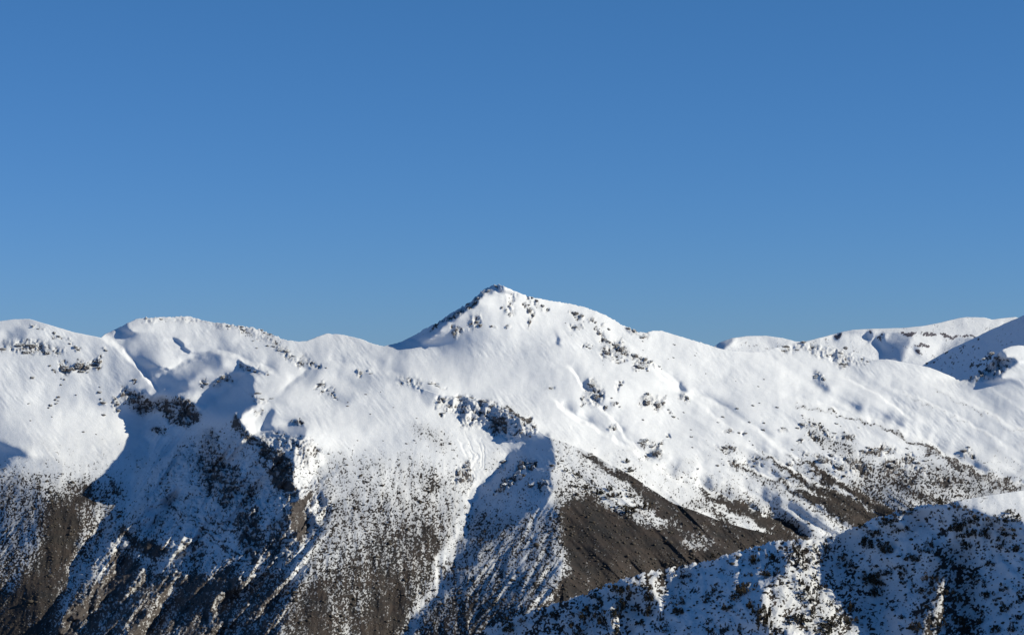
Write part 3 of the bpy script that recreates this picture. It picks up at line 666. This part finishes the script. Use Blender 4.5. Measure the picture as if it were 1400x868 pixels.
# =================================================================== SHADED SHOULDER AND FAR SNOW HILLS
H = Sheet(1180, 1640, 370, 640, 1.0, 71, 2.0)
gh = H.zeros() - 2.6
for q, val in (([(1400, 520), (1640, 500), (1640, 600), (1400, 600)], -1.2),):
    m = H.poly(q, 2); gh = gh * (1 - m) + m * val
Rh = relief(gh, H.zeros(), .03, 2e-6)
SH = (H.h, H.w)
h_f, h_m, h_b = gauss_field(SH, 1.1, 1.0, 72), gauss_field(SH, 3, 3, 73), gauss_field(SH, 20, 26, 74)
bh = .02 + .22 * H.poly([(1310, 500), (1340, 485), (1378, 478), (1386, 490), (1370, 510), (1330, 515)], 6) + .1 * H.poly([(1255, 500), (1275, 488), (1330, 462), (1345, 470), (1300, 505)], 6)
hs = np.clip((bh - cdf(.7 * h_f + .7 * h_m)) * 3.5 + .5, 0, 1)
D_h = 3900 + MPP * 1.3 * (Rh - 1.3 * (H.V - 480) - 1.2 * h_b)
SHO = [(1180, 545), (1240, 512), (1262, 499), (1275, 491), (1300, 477), (1330, 463), (1350, 453), (1370, 444), (1400, 431), (1500, 392), (1640, 372)]
uh_ = np.arange(1190, 1631, 1.0)
Ph, uh, vh = face(H, D_h, .5 * hs * (1 + h_f) + .3 * h_m, uh_, interp(SHO, uh_), 630, 240, 500, 330)
grid_mesh("shaded_hill", Ph, {"bare": H.sample(hs, uh, vh), "veg": H.sample(H.zeros(), uh, vh)}, M_LAND, label="steep snow hill in blue shade at the right edge")

K = Sheet(860, 1640, 400, 640, 1.0, 81, 1.5)
gk = K.zeros() + .2
for q, val, so in (([(975, 478), (982, 466), (1004, 462), (1000, 470), (985, 480)], -1.9, 1.5), ([(1080, 470), (1040, 462), (1060, 475)], -.4, 4),
                   ([(1136, 460), (1150, 454), (1150, 460), (1140, 464)], -1.5, 1.5), ([(1196, 462), (1210, 458), (1214, 470), (1206, 482), (1198, 470)], -1.7, 2),
                   ([(1206, 470), (1228, 455), (1245, 452), (1244, 470), (1232, 495), (1206, 500)], -1.15, 4), ([(1250, 470), (1262, 476), (1258, 486), (1250, 480)], -1.2, 3),
                   ([(1290, 470), (1330, 460), (1340, 468), (1310, 480), (1280, 490)], -.9, 5), ([(1180, 455), (1190, 452), (1192, 466), (1184, 470)], -1.3, 2),
                   ([(1300, 440), (1318, 434), (1320, 444), (1306, 448)], -.9, 3)):
    m = K.poly(q, so); gk = gk * (1 - m) + m * val
edge_v = interp([(860, 455), (1150, 452), (1200, 453), (1240, 455), (1290, 457), (1330, 463), (1400, 470), (1640, 480)], K.U)
flat = sstep(1140, 1170, K.U) * (1 - sstep(-1.5, 1.5, K.V - edge_v))      # the high plateau lies flatter than the face under it
gvk = -3.2 * flat
Rk = relief(gk, gvk, .2, 2e-6)
SK = (K.h, K.w)
k_f, k_m, k_b = gauss_field(SK, 1, 1, 82), gauss_field(SK, 7, 7, 83), gauss_field(SK, 22, 26, 84)
bk = K.zeros() + .03
for e in ((1282, 458, 40, 6, 4), (1262, 472, 24, 4, 8), (1240, 456, 22, 5, 0), (1190, 456, 8, 6, 0), (1203, 462, 12, 8, 20), (1258, 480, 6, 7, 0), (1320, 461, 30, 4, 8), (1224, 455, 14, 3, 0), (1146, 458, 10, 5, -20)):
    bk = np.maximum(bk, K.ell(*e[:4], e[4], .6) * .85)
ks = np.clip((bk - cdf(.7 * k_f + .6 * k_m)) * 2.5 + .5, 0, 1)
D_k = 6000 + (6000 / F_PX) * (Rk - 1.5 * (K.V - 460) - 1.0 * k_b)
FARL = [(860, 500), (930, 485), (965, 478), (976, 474), (984, 468), (1000, 462.5), (1020, 459.5), (1045, 459), (1070, 462), (1086, 466.5), (1098, 467.5), (1120, 462), (1135, 458), (1150, 454), (1165, 451),
        (1190, 449.5), (1230, 448.5), (1260, 446), (1290, 440), (1310, 435), (1322, 433.5), (1345, 434), (1356, 437), (1375, 434.5), (1388, 433.5), (1400, 436), (1640, 446)]
uk_ = np.arange(870, 1631, 1.0)
Pk, uk, vk = face(K, D_k, .3 * ks + .15 * k_m, uk_, interp(FARL, uk_), 630, 220, 1500, 600, mpp=6000 / F_PX)
grid_mesh("far_hills", Pk, {"bare": K.sample(ks, uk, vk), "veg": K.sample(K.zeros(), uk, vk)}, M_FAR, label="far rounded snow hills on the right skyline")

# =================================================================== NEAR RIDGE AT THE LOWER RIGHT
D3, = (700.0,)
MPN = D3 / F_PX
N_ = Sheet(560, 1640, 640, 1060, .8, 91, 3.0, 16)
SN = (N_.h, N_.w)
gn = N_.zeros() - 0.86
def paintn(m, val):
    global gn
    gn = gn * (1 - m) + m * val
Q = N_.poly
m_pl = Q([(1280, 696), (1296, 688), (1320, 660), (1640, 600), (1640, 716), (1410, 718), (1396, 708), (1370, 706), (1350, 704), (1330, 694)], 5, False)
paintn(m_pl, 0.35)
paintn(Q([(836, 798), (880, 782), (960, 764), (948, 780), (925, 796), (918, 818), (900, 832), (880, 800), (850, 800)], 5), 0.55)
paintn(Q([(838, 812), (856, 820), (866, 835), (850, 870), (830, 900), (836, 850)], 4), 0.5)
paintn(Q([(1078, 748), (1120, 738), (1165, 730), (1150, 760), (1135, 765), (1185, 785), (1196, 800), (1212, 826), (1185, 838), (1212, 850), (1192, 900), (1090, 960), (1080, 868), (1040, 850), (1050, 800), (1078, 780)], 5), 0.3)
paintn(Q([(1292, 745), (1306, 748), (1312, 790), (1308, 808), (1326, 840), (1316, 880), (1280, 960), (1262, 868), (1280, 820), (1276, 780)], 5), 0.4)
paintn(Q([(1230, 710), (1264, 695), (1256, 710), (1262, 718), (1244, 722)], 3), 0.7)
paintn(Q([(1200, 735), (1222, 738), (1215, 750), (1200, 755)], 4), 0.3)
paintn(Q([(1190, 780), (1216, 810), (1250, 790), (1285, 755), (1290, 790), (1250, 868), (1200, 960), (1200, 900), (1216, 850)], 4), -1.1)
paintn(Q([(1400, 715), (1640, 690), (1640, 960), (1330, 960), (1330, 840), (1312, 790), (1320, 750)], 6), -0.85)
gn = gn + (1 - m_pl) * (.15 * gauss_field(SN, 10, 16, 97) + .12 * gauss_field(SN, 4, 7, 98))
Rn = relief(gn, -1.6 * m_pl, .15, 4e-6)
nb, nm, nf_, nr = gauss_field(SN, 60, 80, 92), gauss_field(SN, 8, 9, 93), gauss_field(SN, 2.2, 2.0, 94), gauss_field(SN, 12, 26, 95)
depth_n = Rn - 1.15 * (N_.V - 720) - 2.0 * nb - 1.0 * nr - (.85 - .6 * m_pl) * nm
D_n = D3 + MPN * depth_n
bn = N_.zeros() + .10
for q, b_ in (([(1296, 690), (1400, 668), (1640, 640), (1640, 700), (1390, 706), (1340, 694)], .02), ([(560, 868), (640, 860), (760, 820), (830, 810), (840, 960), (560, 960)], .34),
              ([(1195, 820), (1250, 810), (1260, 850), (1210, 868), (1180, 960), (1190, 850)], .1), ([(900, 830), (960, 840), (960, 868), (890, 868)], .14), ([(1060, 745), (1150, 735), (1190, 790), (1200, 868), (1040, 868)], .3), ([(1280, 745), (1330, 745), (1340, 868), (1240, 868)], .5), ([(836, 798), (950, 766), (940, 800), (900, 830), (850, 868), (830, 868)], .32)):
    m = Q(q, 8); bn = bn * (1 - m) + m * b_
pn = cdf((.8 * nf_ + .6 * nm + .5 * gauss_field(SN, .8, .8, 96)) / 1.1)
ns = np.clip((bn - pn) * 3.5 + .5, 0, 1)
NEAR = [(560, 905), (640, 872), (690, 848), (750, 827), (800, 811), (850, 791), (900, 780), (940, 771), (975, 764), (1000, 756), (1040, 744), (1060, 740), (1085, 737), (1110, 739), (1140, 730), (1165, 722), (1200, 708),
        (1240, 695), (1265, 689), (1290, 690), (1310, 684), (1350, 677), (1400, 670), (1500, 660), (1640, 645)]
un_ = np.arange(566, 1632, .9)
jr = gauss_field((4, len(un_)), 3, 1, 99)[0] + .6 * gauss_field((4, len(un_)), 1.2, 1, 100)[0]
vtn = interp(NEAR, un_) + 1.1 * jr * (1 - sstep(1270, 1300, un_))
lift_n = (.5 * ns + (.28 * nm + .2 * nf_) * (1 - .85 * m_pl))
Pn, un, vn = face(N_, D_n, lift_n, un_, vtn, 1050, 420, 260, 150, mpp=MPN)
grid_mesh("near_ridge", Pn, {"bare": N_.sample(ns, un, vn), "cover": N_.sample(bn, un, vn), "veg": N_.sample(N_.zeros() + 1, un, vn)}, M_NEAR, label="nearest snowy ridge with dark shrubs, mostly in shade")

# valley floor reaching the horizon
vf_n = 60
gx_, gy_ = np.meshgrid(np.linspace(-30000, 30000, vf_n), np.linspace(48000, -6000, vf_n))
grid_mesh("valley_floor", np.stack([gx_, gy_, -640 + 0 * gx_], -1), {"bare": 0 * gx_ + .5, "veg": 0 * gx_ + 1}, M_FAR, label="wide valley floor under the mountains")

# =================================================================== ROCKS AND SHRUBS
random.seed(7)
def on_massif(u, v):
    front = u > 548 and v > float(interp(RIDGE, u))
    D = D_front if front else D_back
    return ray_point(u, v, float(S.sample(D, u, v))) + float(S.sample(lift, u, v)) * MPP * NRM
def on_sheet(sh, D, lf, mpp):
    return lambda u, v: ray_point(u, v, float(sh.sample(D, u, v))) + float(sh.sample(lf, u, v)) * mpp * NRM
on_near = on_sheet(N_, D_n, lift_n, MPN)
on_shade = on_sheet(H, D_h, .3 * h_m, MPP)
on_far = on_sheet(K, D_k, .15 * k_m, 6000 / F_PX)

def rock_material():
    m, t, b, L = nodes_of("outcrop_rock")
    N = t.nodes.new
    tc = N("ShaderNodeTexCoord"); ge = N("ShaderNodeNewGeometry")
    n = N("ShaderNodeTexNoise"); n.inputs["Scale"].default_value = .8; n.inputs["Detail"].default_value = 5; L(tc.outputs["Object"], n.inputs["Vector"])
    cr = N("ShaderNodeValToRGB"); L(n.outputs[0], cr.inputs[0])
    cr.color_ramp.elements[0].position = .3; cr.color_ramp.elements[0].color = (.058, .053, .054, 1)
    cr.color_ramp.elements[1].position = .75; cr.color_ramp.elements[1].color = (.20, .178, .17, 1)
    sx = N("ShaderNodeSeparateXYZ"); L(ge.outputs["Normal"], sx.inputs[0])
    a = N("ShaderNodeMath"); a.operation = 'MULTIPLY_ADD'; L(n.outputs[0], a.inputs[0]); a.inputs[1].default_value = .9; L(sx.outputs[2], a.inputs[2])
    mr = N("ShaderNodeMapRange"); L(a.outputs[0], mr.inputs[0]); mr.inputs[1].default_value = 1.18; mr.inputs[2].default_value = 1.30
    x = N("ShaderNodeMix"); x.data_type = 'RGBA'; L(mr.outputs[0], x.inputs[0]); L(cr.outputs[0], x.inputs[6]); x.inputs[7].default_value = (.75, .79, .85, 1)
    L(x.outputs[2], b.inputs["Base Color"]); b.inputs["Roughness"].default_value = .9
    return m
M_ROCK = rock_material()
import bmesh
from mathutils import noise as mnoise
_bm = bmesh.new(); bmesh.ops.create_icosphere(_bm, subdivisions=3, radius=1.0)
ICO_V = np.array([v.co[:] for v in _bm.verts]); ICO_F = [[v.index for v in f.verts] for f in _bm.faces]; _bm.free()
def rock_shape(seed):
    o = Vector((seed * 7.3, seed * 3.1, -seed * 5.7)); out = []
    for c in ICO_V:
        p = Vector(c)
        k = 1 + .45 * mnoise.noise(p * 1.1 + o) + .30 * mnoise.noise(p * 2.6 + o) + .16 * mnoise.noise(p * 6 + o)
        q = p * k
        for ax in range(3):     # broken faces
            q[ax] = .55 * q[ax] + .45 * round(q[ax] * 2.6) / 2.6
        out.append(q)
    return np.array(out)
ROCK_SHAPES = [rock_shape(i + 1) for i in range(8)]
TDN = np.array([0.0, -0.815, -0.58]); RIGHT = np.array([1.0, 0, 0])
def lump(point_of, mpp, u, v, w, h, rot, out):
    """one rock body: vertices in world space"""
    sh = ROCK_SHAPES[random.randrange(8)]
    c = point_of(u, v); r = math.radians(rot)
    ex = RIGHT * math.cos(r) + TDN * math.sin(r); ey = -RIGHT * math.sin(r) + TDN * math.cos(r)
    n = NRM / np.linalg.norm(NRM)
    ww, hh = w * mpp * .40, h * mpp * .38 / .75
    th = .42 * min(ww, hh) + .10 * max(ww, hh)
    P_ = c + sh[:, :1] * ww * ex + sh[:, 1:2] * hh * ey + (sh[:, 2:3] + .1) * th * n
    out.append(P_)
def mesh_of(name, lumps, origin, mat):
    vs = np.concatenate([l - origin for l in lumps]); fs = []
    for k in range(len(lumps)): fs += [[i + k * len(ICO_V) for i in f] for f in ICO_F]
    me = bpy.data.meshes.new(name); me.from_pydata(vs.tolist(), [], fs); me.update(); me.materials.append(mat)
    return me
def tag(o, label, cat, group=None):
    o['label'] = label; o['category'] = cat
    if group: o['group'] = group
def rock(label, lumps, where=on_massif, mpp=MPP, name="rock_outcrop", cat="rock outcrop", group=None):
    L = []
    for q in lumps: lump(where, mpp, *(tuple(q) + (0,) * (5 - len(q))), L)
    o0 = where(lumps[0][0], lumps[0][1])
    if len(L) == 1:
        o = bpy.data.objects.new(name, mesh_of(name, L, o0, M_ROCK)); SC.collection.objects.link(o)
    else:
        o = bpy.data.objects.new(name, None); SC.collection.objects.link(o); o.empty_display_size = 2
        for l in L:
            c = bpy.data.objects.new("rock", mesh_of("rock", [l], o0, M_ROCK)); SC.collection.objects.link(c); c.parent = o
    o.location = o0; tag(o, label, cat, group)
    return o

for lab, q in ROCKS: rock(lab, q)
rock("dark rocks on the shaded side of the small lit knoll at the right edge", [(1356, 483, 12, 5, -20), (1345, 491, 8, 4, -30), (1340, 498, 8, 4, -20), (1362, 490, 9, 6, 20)])
rock("lowest rocks of the small lit knoll at the right edge", [(1328, 515, 6, 5), (1343, 513, 7, 5), (1376, 499, 8, 6, 30)])
rock("dark rocks on the skyline toe of the shaded hill", [(1268, 497, 8, 4), (1278, 495, 9, 4)], on_shade, MPP * 1.3)

# small boulders, alike, over the open snow
zones = [("small dark boulder on the sunlit snow of the leftmost hill", "boulders on the leftmost hill", 22, [(0, 490), (60, 520), (130, 500), (150, 560), (130, 600), (20, 600)], 4),
         ("small dark boulder on the snow shoulder between gully and spur", "boulders on the middle shoulder", 16, [(430, 560), (520, 530), (620, 600), (640, 630), (470, 640), (440, 620)], 3),
         ("small dark boulder on the snow slope right of the summit", "boulders on the right slope of the peak", 24, [(750, 440), (800, 430), (960, 480), (1060, 500), (1060, 560), (950, 520), (820, 500)], 2.4),
         ("small dark boulder on the broad lower snow slope at right", "boulders on the lower right slope", 40, [(900, 580), (980, 540), (1100, 560), (1260, 610), (1340, 640), (1240, 650), (1060, 640), (960, 660)], 3.6)]
def inside(pts, x, y):
    c = False
    for i in range(len(pts)):
        (x0, y0), (x1, y1) = pts[i], pts[(i + 1) % len(pts)]
        if (y0 > y) != (y1 > y) and x < (x1 - x0) * (y - y0) / (y1 - y0) + x0: c = not c
    return c
def scatter(pts, n):
    xs = [p[0] for p in pts]; ys = [p[1] for p in pts]; out = []
    while len(out) < n:
        x, y = random.uniform(min(xs), max(xs)), random.uniform(min(ys), max(ys))
        if inside(pts, x, y): out.append((x, y))
    return out
for lab, grp, n, pts, sz in zones:
    for (x, y) in scatter(pts, n):
        w = sz * random.uniform(.55, 1.3)
        rock(lab, [(x, y, w * random.uniform(1, 1.7), w * .8, random.uniform(0, 40))], name="boulder", cat="boulder", group=grp)

# ---- shrubs: twiggy stems and a ragged crown of small leaf faces
def leaf_material(name, c1, c2):
    m, t, b, L = nodes_of(name)
    N = t.nodes.new
    oi = N("ShaderNodeObjectInfo"); tc = N("ShaderNodeTexCoord")
    n = N("ShaderNodeTexNoise"); n.inputs["Scale"].default_value = 4; n.inputs["Detail"].default_value = 4; L(tc.outputs["Object"], n.inputs["Vector"])
    a = N("ShaderNodeMath"); a.operation = 'MULTIPLY_ADD'; L(oi.outputs["Random"], a.inputs[0]); a.inputs[1].default_value = .5; L(n.outputs[0], a.inputs[2])
    mr = N("ShaderNodeMapRange"); L(a.outputs[0], mr.inputs[0]); mr.inputs[1].default_value = .45; mr.inputs[2].default_value = 1.0
    x = N("ShaderNodeMix"); x.data_type = 'RGBA'; L(mr.outputs[0], x.inputs[0]); x.inputs[6].default_value = (*c1, 1); x.inputs[7].default_value = (*c2, 1)
    L(x.outputs[2], b.inputs["Base Color"]); b.inputs["Roughness"].default_value = .85; b.inputs["Specular IOR Level"].default_value = .1
    return m
M_LEAF = leaf_material("shrub_foliage", (.026, .026, .019), (.075, .058, .042))
M_STEM = leaf_material("shrub_stems", (.035, .028, .022), (.06, .05, .04))
def crown_mesh(seed, n=640, leaf=.17):
    r = np.random.default_rng(seed)
    cl = r.normal(size=(14, 3)) * [.55, .55, .26] + [0, 0, .38]; cr = r.uniform(.12, .34, 14)
    k = r.integers(0, 14, n); d = r.normal(size=(n, 3)); d /= np.linalg.norm(d, axis=1)[:, None]
    p = cl[k] + d * (cr[k] * r.uniform(.55, 1.05, n))[:, None]
    p[:, 2] = np.abs(p[:, 2]) * .95 + .03
    a = r.normal(size=(n, 3)); a /= np.linalg.norm(a, axis=1)[:, None]; b = np.cross(a, r.normal(size=(n, 3))); b /= np.linalg.norm(b, axis=1)[:, None]
    s = (leaf * r.uniform(.5, 1.2, n))[:, None]
    V = np.stack([p - a * s * .5, p + b * s * .45, p + a * s * .5, p - b * s * .45], 1).reshape(-1, 3)
    me = bpy.data.meshes.new("foliage"); me.from_pydata(V.tolist(), [], [[4 * i, 4 * i + 1, 4 * i + 2, 4 * i + 3] for i in range(n)])
    me.update(); me.materials.append(M_LEAF); return me
def stem_mesh(seed):
    r = random.Random(seed); V = []; Fc = []
    for k in range(7):
        a = r.uniform(0, 6.28); l = r.uniform(.5, .95); tip = Vector((math.cos(a) * .5 * l, math.sin(a) * .5 * l, .75 * l)); w = .035
        i = len(V); V += [(w, 0, -.25), (-w / 2, w, -.25), (-w / 2, -w, -.25), tuple(tip)]
        Fc += [(i, i + 1, i + 3), (i + 1, i + 2, i + 3), (i + 2, i, i + 3)]
    me = bpy.data.meshes.new("stem"); me.from_pydata(V, [], Fc); me.update(); me.materials.append(M_STEM); return me
CROWNS = [crown_mesh(200 + i) for i in range(8)]; STEMS = [stem_mesh(300 + i) for i in range(4)]
def shrub(p, w, h, label, group=None, name="shrub"):
    e = bpy.data.objects.new(name, None); SC.collection.objects.link(e)
    e.location = p; e.rotation_euler = (0, 0, random.uniform(0, 6.28)); e.scale = (w * .62, w * .62, h)
    e.empty_display_size = .5
    tag(e, label, "shrub", group)
    f = bpy.data.objects.new("foliage", random.choice(CROWNS)); st = bpy.data.objects.new("stem", random.choice(STEMS))
    for c in (f, st): SC.collection.objects.link(c); c.parent = e
    return e

# bushes on the sunny side of the spur
SPUR = [(774, 643, 6, 4, "small bush alone on the upper snow of the sunny spur face"), (787, 648, 9, 5, "wide bush in the upper snow of the sunny spur face"),
        (794, 652, 5, 4, "little bush touching the wide upper bush on the spur"), (819, 672, 8, 8, "round bush at the left end of the spur snow patch"),
        (834, 667, 7, 8, "upright pointed bush over the spur snow patch"), (833, 679, 11, 7, "low broad bush in the left part of the spur snow patch"),
        (845, 677, 9, 7, "bush in the upper middle of the spur snow patch"), (861, 670, 6, 6, "small bush at the top right of the spur snow patch"),
        (862, 678, 8, 6, "bush below the small top right bush of the spur patch"), (849, 692, 12, 6, "flat dark bush at the lower left of the spur snow patch"),
        (861, 698, 14, 9, "biggest dark bush on the spur snow patch"), (873, 693, 5, 6, "narrow bush right of the biggest bush on the spur"),
        (884, 693, 9, 9, "brownish bush at the right end of the spur snow patch"), (867, 686, 4, 4, "tiny bush between patch centre and right end on the spur"),
        (785, 664, 9, 4, "left flat bush at the brown edge of the spur face"), (802, 666, 12, 4, "right flat bush at the brown edge of the spur face"),
        (857, 630, 5, 6, "lone bush on bright snow just behind the spur crest"), (860, 643, 10, 5, "bushes low in the shade behind the spur crest")]
for u, v, w, h, lab in SPUR: shrub(on_massif(u, v + h * .4), w * MPP, h * MPP * 1.05, lab)

NEARS = [(696,857,18,14),(799,838,24,12),(823,845,16,14),(847,832,12,18),(843,805,20,11),(812,814,9,9),(788,864,18,16),(843,864,12,14),(754,841,10,8),(716,848,10,8),
 (858,808,18,12),(888,802,10,8),(889,816,12,12),(888,836,14,13),(876,851,10,8),(903,844,7,10),(927,834,15,9),(931,822,8,9),(942,787,7,6),(977,806,7,8),(970,813,8,6),(964,821,6,7),
 (1015,805,18,14),(994,830,14,8),(1007,816,12,9),(975,759,9,8),(1031,766,10,11),(1047,784,9,9),(1024,827,9,6),(1031,836,9,9),(972,863,10,9),(993,859,6,9),(1010,860,9,8),(907,862,8,6),(970,848,6,5),(839,840,10,12),
 (1047,848,16,28),(1043,832,10,12),(1088,748,10,12),(1093,760,12,12),(1099,774,10,14),(1095,795,8,10),(1104,808,9,12),(1111,820,9,13),(1114,751,7,9),(1131,750,9,14),(1122,766,8,7),(1114,790,6,9),(1128,801,6,5),
 (1157,772,18,9),(1151,762,9,9),(1193,793,18,18),(1195,811,12,10),(1164,830,13,12),(1170,847,8,7),(1159,850,7,8),(1093,845,22,12),(1126,862,22,12),(1139,851,13,14),(1095,816,8,6),(1112,835,9,9),(1044,783,8,6),
 (1029,764,9,12),(1012,808,12,14),(1025,828,8,9),(1182,741,14,13),(1195,729,12,9),(1211,750,12,10),(1213,712,14,8),(1135,826,6,6),(1164,805,5,6),(1178,719,10,6),
 (1308,720,18,14),(1322,714,18,14),(1336,711,18,13),(1348,718,16,12),(1316,729,18,12),(1334,728,18,12),(1346,729,12,10),(1309,693,18,9),(1285,686,11,9),(1380,699,9,6),(1366,711,12,8),(1377,711,10,8),(1390,710,10,8),
 (1236,701,14,6),(1247,697,12,6),(1221,708,14,12),(1208,714,10,8),(1194,729,12,10),(1185,744,14,12),(1211,751,13,12),(1237,722,10,8),(1228,725,12,9),(1247,763,15,9),(1272,744,7,11),(1260,753,10,8),(1289,711,8,7),(1367,744,11,12),(1384,729,22,9),
 (1390,751,6,8),(1352,770,10,7),(1331,789,13,9),(1345,799,6,7),(1348,813,14,9),(1372,804,14,8),(1376,832,14,10),(1343,836,7,6),(1339,849,7,7),(1396,820,11,11),(1276,790,16,10),(1259,808,12,7),(1309,820,9,10),(1293,808,16,8),
 (1252,856,16,12),(1285,855,9,12),(1312,849,13,13),(1192,792,14,14),(1197,812,9,10),(1235,782,9,11),(1213,784,13,8),(1236,796,7,6),(1393,844,8,7),(1384,859,9,10),(1362,861,14,9),(1321,856,8,7),(1326,746,9,9),(1317,742,9,7)]
def near_label(u, v):
    if u < 860: return "dark shrub on the low left end of the nearest ridge", "shrubs on the low left end of the near ridge"
    if u < 1040: return "dark shrub on the blue shaded flank in the middle of the nearest ridge", "shrubs on the shaded middle flank of the near ridge"
    if u < 1180: return "dark shrub around the sunlit snow patch of the nearest ridge", "shrubs around the sunlit patch of the near ridge"
    if v < 735 and u > 1290: return "dark dense shrub massed under the sunlit crest of the nearest ridge", "shrub mass under the sunlit crest of the near ridge"
    if u < 1290: return "dark shrub in the shaded hollow left of the lit rib", "shrubs in the shaded hollow of the near ridge"
    return "dark shrub at the right edge of the nearest ridge below the crest", "shrubs at the right edge of the near ridge"
for (u, v, w, h) in NEARS:
    lab, grp = near_label(u, v)
    shrub(on_near(u, v + h * .42), w * MPN * .95, h * MPN * 1.1, lab, grp)
extra = scatter([(700, 860), (860, 800), (1060, 750), (1290, 700), (1400, 720), (1400, 868), (640, 868)], 150)
for (u, v) in extra:
    w = random.choice([3, 3, 4, 4, 5, 6])
    lab, grp = near_label(u, v)
    shrub(on_near(u, v), w * MPN * 1.1, w * MPN * random.uniform(.7, 1.1), lab, grp)

# ---- the uncounted small scrub: one object on the mountain, one on the near ridge
def blob_shapes(n, seed):
    b = bmesh.new(); bmesh.ops.create_icosphere(b, subdivisions=1, radius=1.0)
    v = np.array([q.co[:] for q in b.verts]); f = np.array([[q.index for q in p.verts] for p in b.faces]); b.free()
    r = np.random.default_rng(seed)
    return [v * r.uniform(.55, 1.25, (len(v), 1)) for _ in range(n)], f
def scrub(name, pts, size, mat, label, seed):
    shp, f = blob_shapes(12, seed); r = np.random.default_rng(seed)
    k = r.integers(0, 12, len(pts)); base = np.stack(shp)[k]
    a = r.uniform(0, 6.28, len(pts)); c, q = np.cos(a)[:, None], np.sin(a)[:, None]
    x = base[..., 0] * c - base[..., 1] * q; y = base[..., 0] * q + base[..., 1] * c; z = base[..., 2]
    s1 = size[:, None]; asp = r.uniform(.55, .95, len(pts))[:, None]; wid = r.uniform(1.0, 1.7, len(pts))[:, None]
    V = np.stack([x * s1 * wid, y * s1, (z + .45) * s1 * asp], -1) + pts[:, None, :]
    F_ = f[None] + (np.arange(len(pts)) * base.shape[1])[:, None, None]
    me = bpy.data.meshes.new(name); V = V.reshape(-1, 3); F_ = F_.reshape(-1)
    me.vertices.add(len(V)); me.vertices.foreach_set("co", V.reshape(-1).astype(np.float32))
    me.loops.add(len(F_)); me.loops.foreach_set("vertex_index", F_.astype(np.int32))
    me.polygons.add(len(F_) // 3); me.polygons.foreach_set("loop_start", np.arange(0, len(F_), 3).astype(np.int32))
    me.update(); me.validate(); me.materials.append(mat)
    o = bpy.data.objects.new(name, me); SC.collection.objects.link(o); o['kind'] = 'stuff'; o['label'] = label
rg = np.random.default_rng(5)
cu = rg.uniform(-150, 1550, 90000); cv = rg.uniform(560, 980, 90000)
front = (cu > 548) & (cv > interp(RIDGE, cu))
cb = np.where(front, S.sample(cover_f, cu, cv), S.sample(cover, cu, cv))
dens = np.where(cb < .12, 0, np.where(cb > .88, .38, .24 * np.clip(cb * 1.5, 0, 1))) * (.35 + .9 * cdf(S.sample(n_big, cu, cv)))
dens = dens * (S.sample(veg, cu, cv) > .45) * (1 - .6 * S.sample(in_gul, cu, cv))
keep = rg.uniform(0, 1, len(cu)) < dens * 1.2
cu, cv = cu[keep], cv[keep]
front = (cu > 548) & (cv > interp(RIDGE, cu))
cy = np.where(front, S.sample(D_front, cu, cv), S.sample(D_back, cu, cv))
M_SCRUB = leaf_material("scrub_foliage", (.026, .026, .022), (.075, .064, .056))
scrub("scrub", ray_point(cu, cv, cy), rg.lognormal(.05, .5, len(cu)) * MPP * .72, M_SCRUB, "dark low scrub speckling the snowy lower slopes of the mountain", 3)
nu = rg.uniform(620, 1500, 5200); nv = rg.uniform(660, 980, 5200)
ok = (nv > interp(NEAR, nu) + 3) & (rg.uniform(0, 1, 5200) < np.where((nu > 1290) & (nv < 704), .05, .75) * (.3 + .9 * cdf(N_.sample(nm, nu, nv))))
nu, nv = nu[ok], nv[ok]
scrub("scrub", ray_point(nu, nv, N_.sample(D_n, nu, nv)), rg.lognormal(.1, .45, len(nu)) * MPN * 1.05, M_SCRUB, "small dark tufts and low scrub in the snow of the nearest ridge", 4)
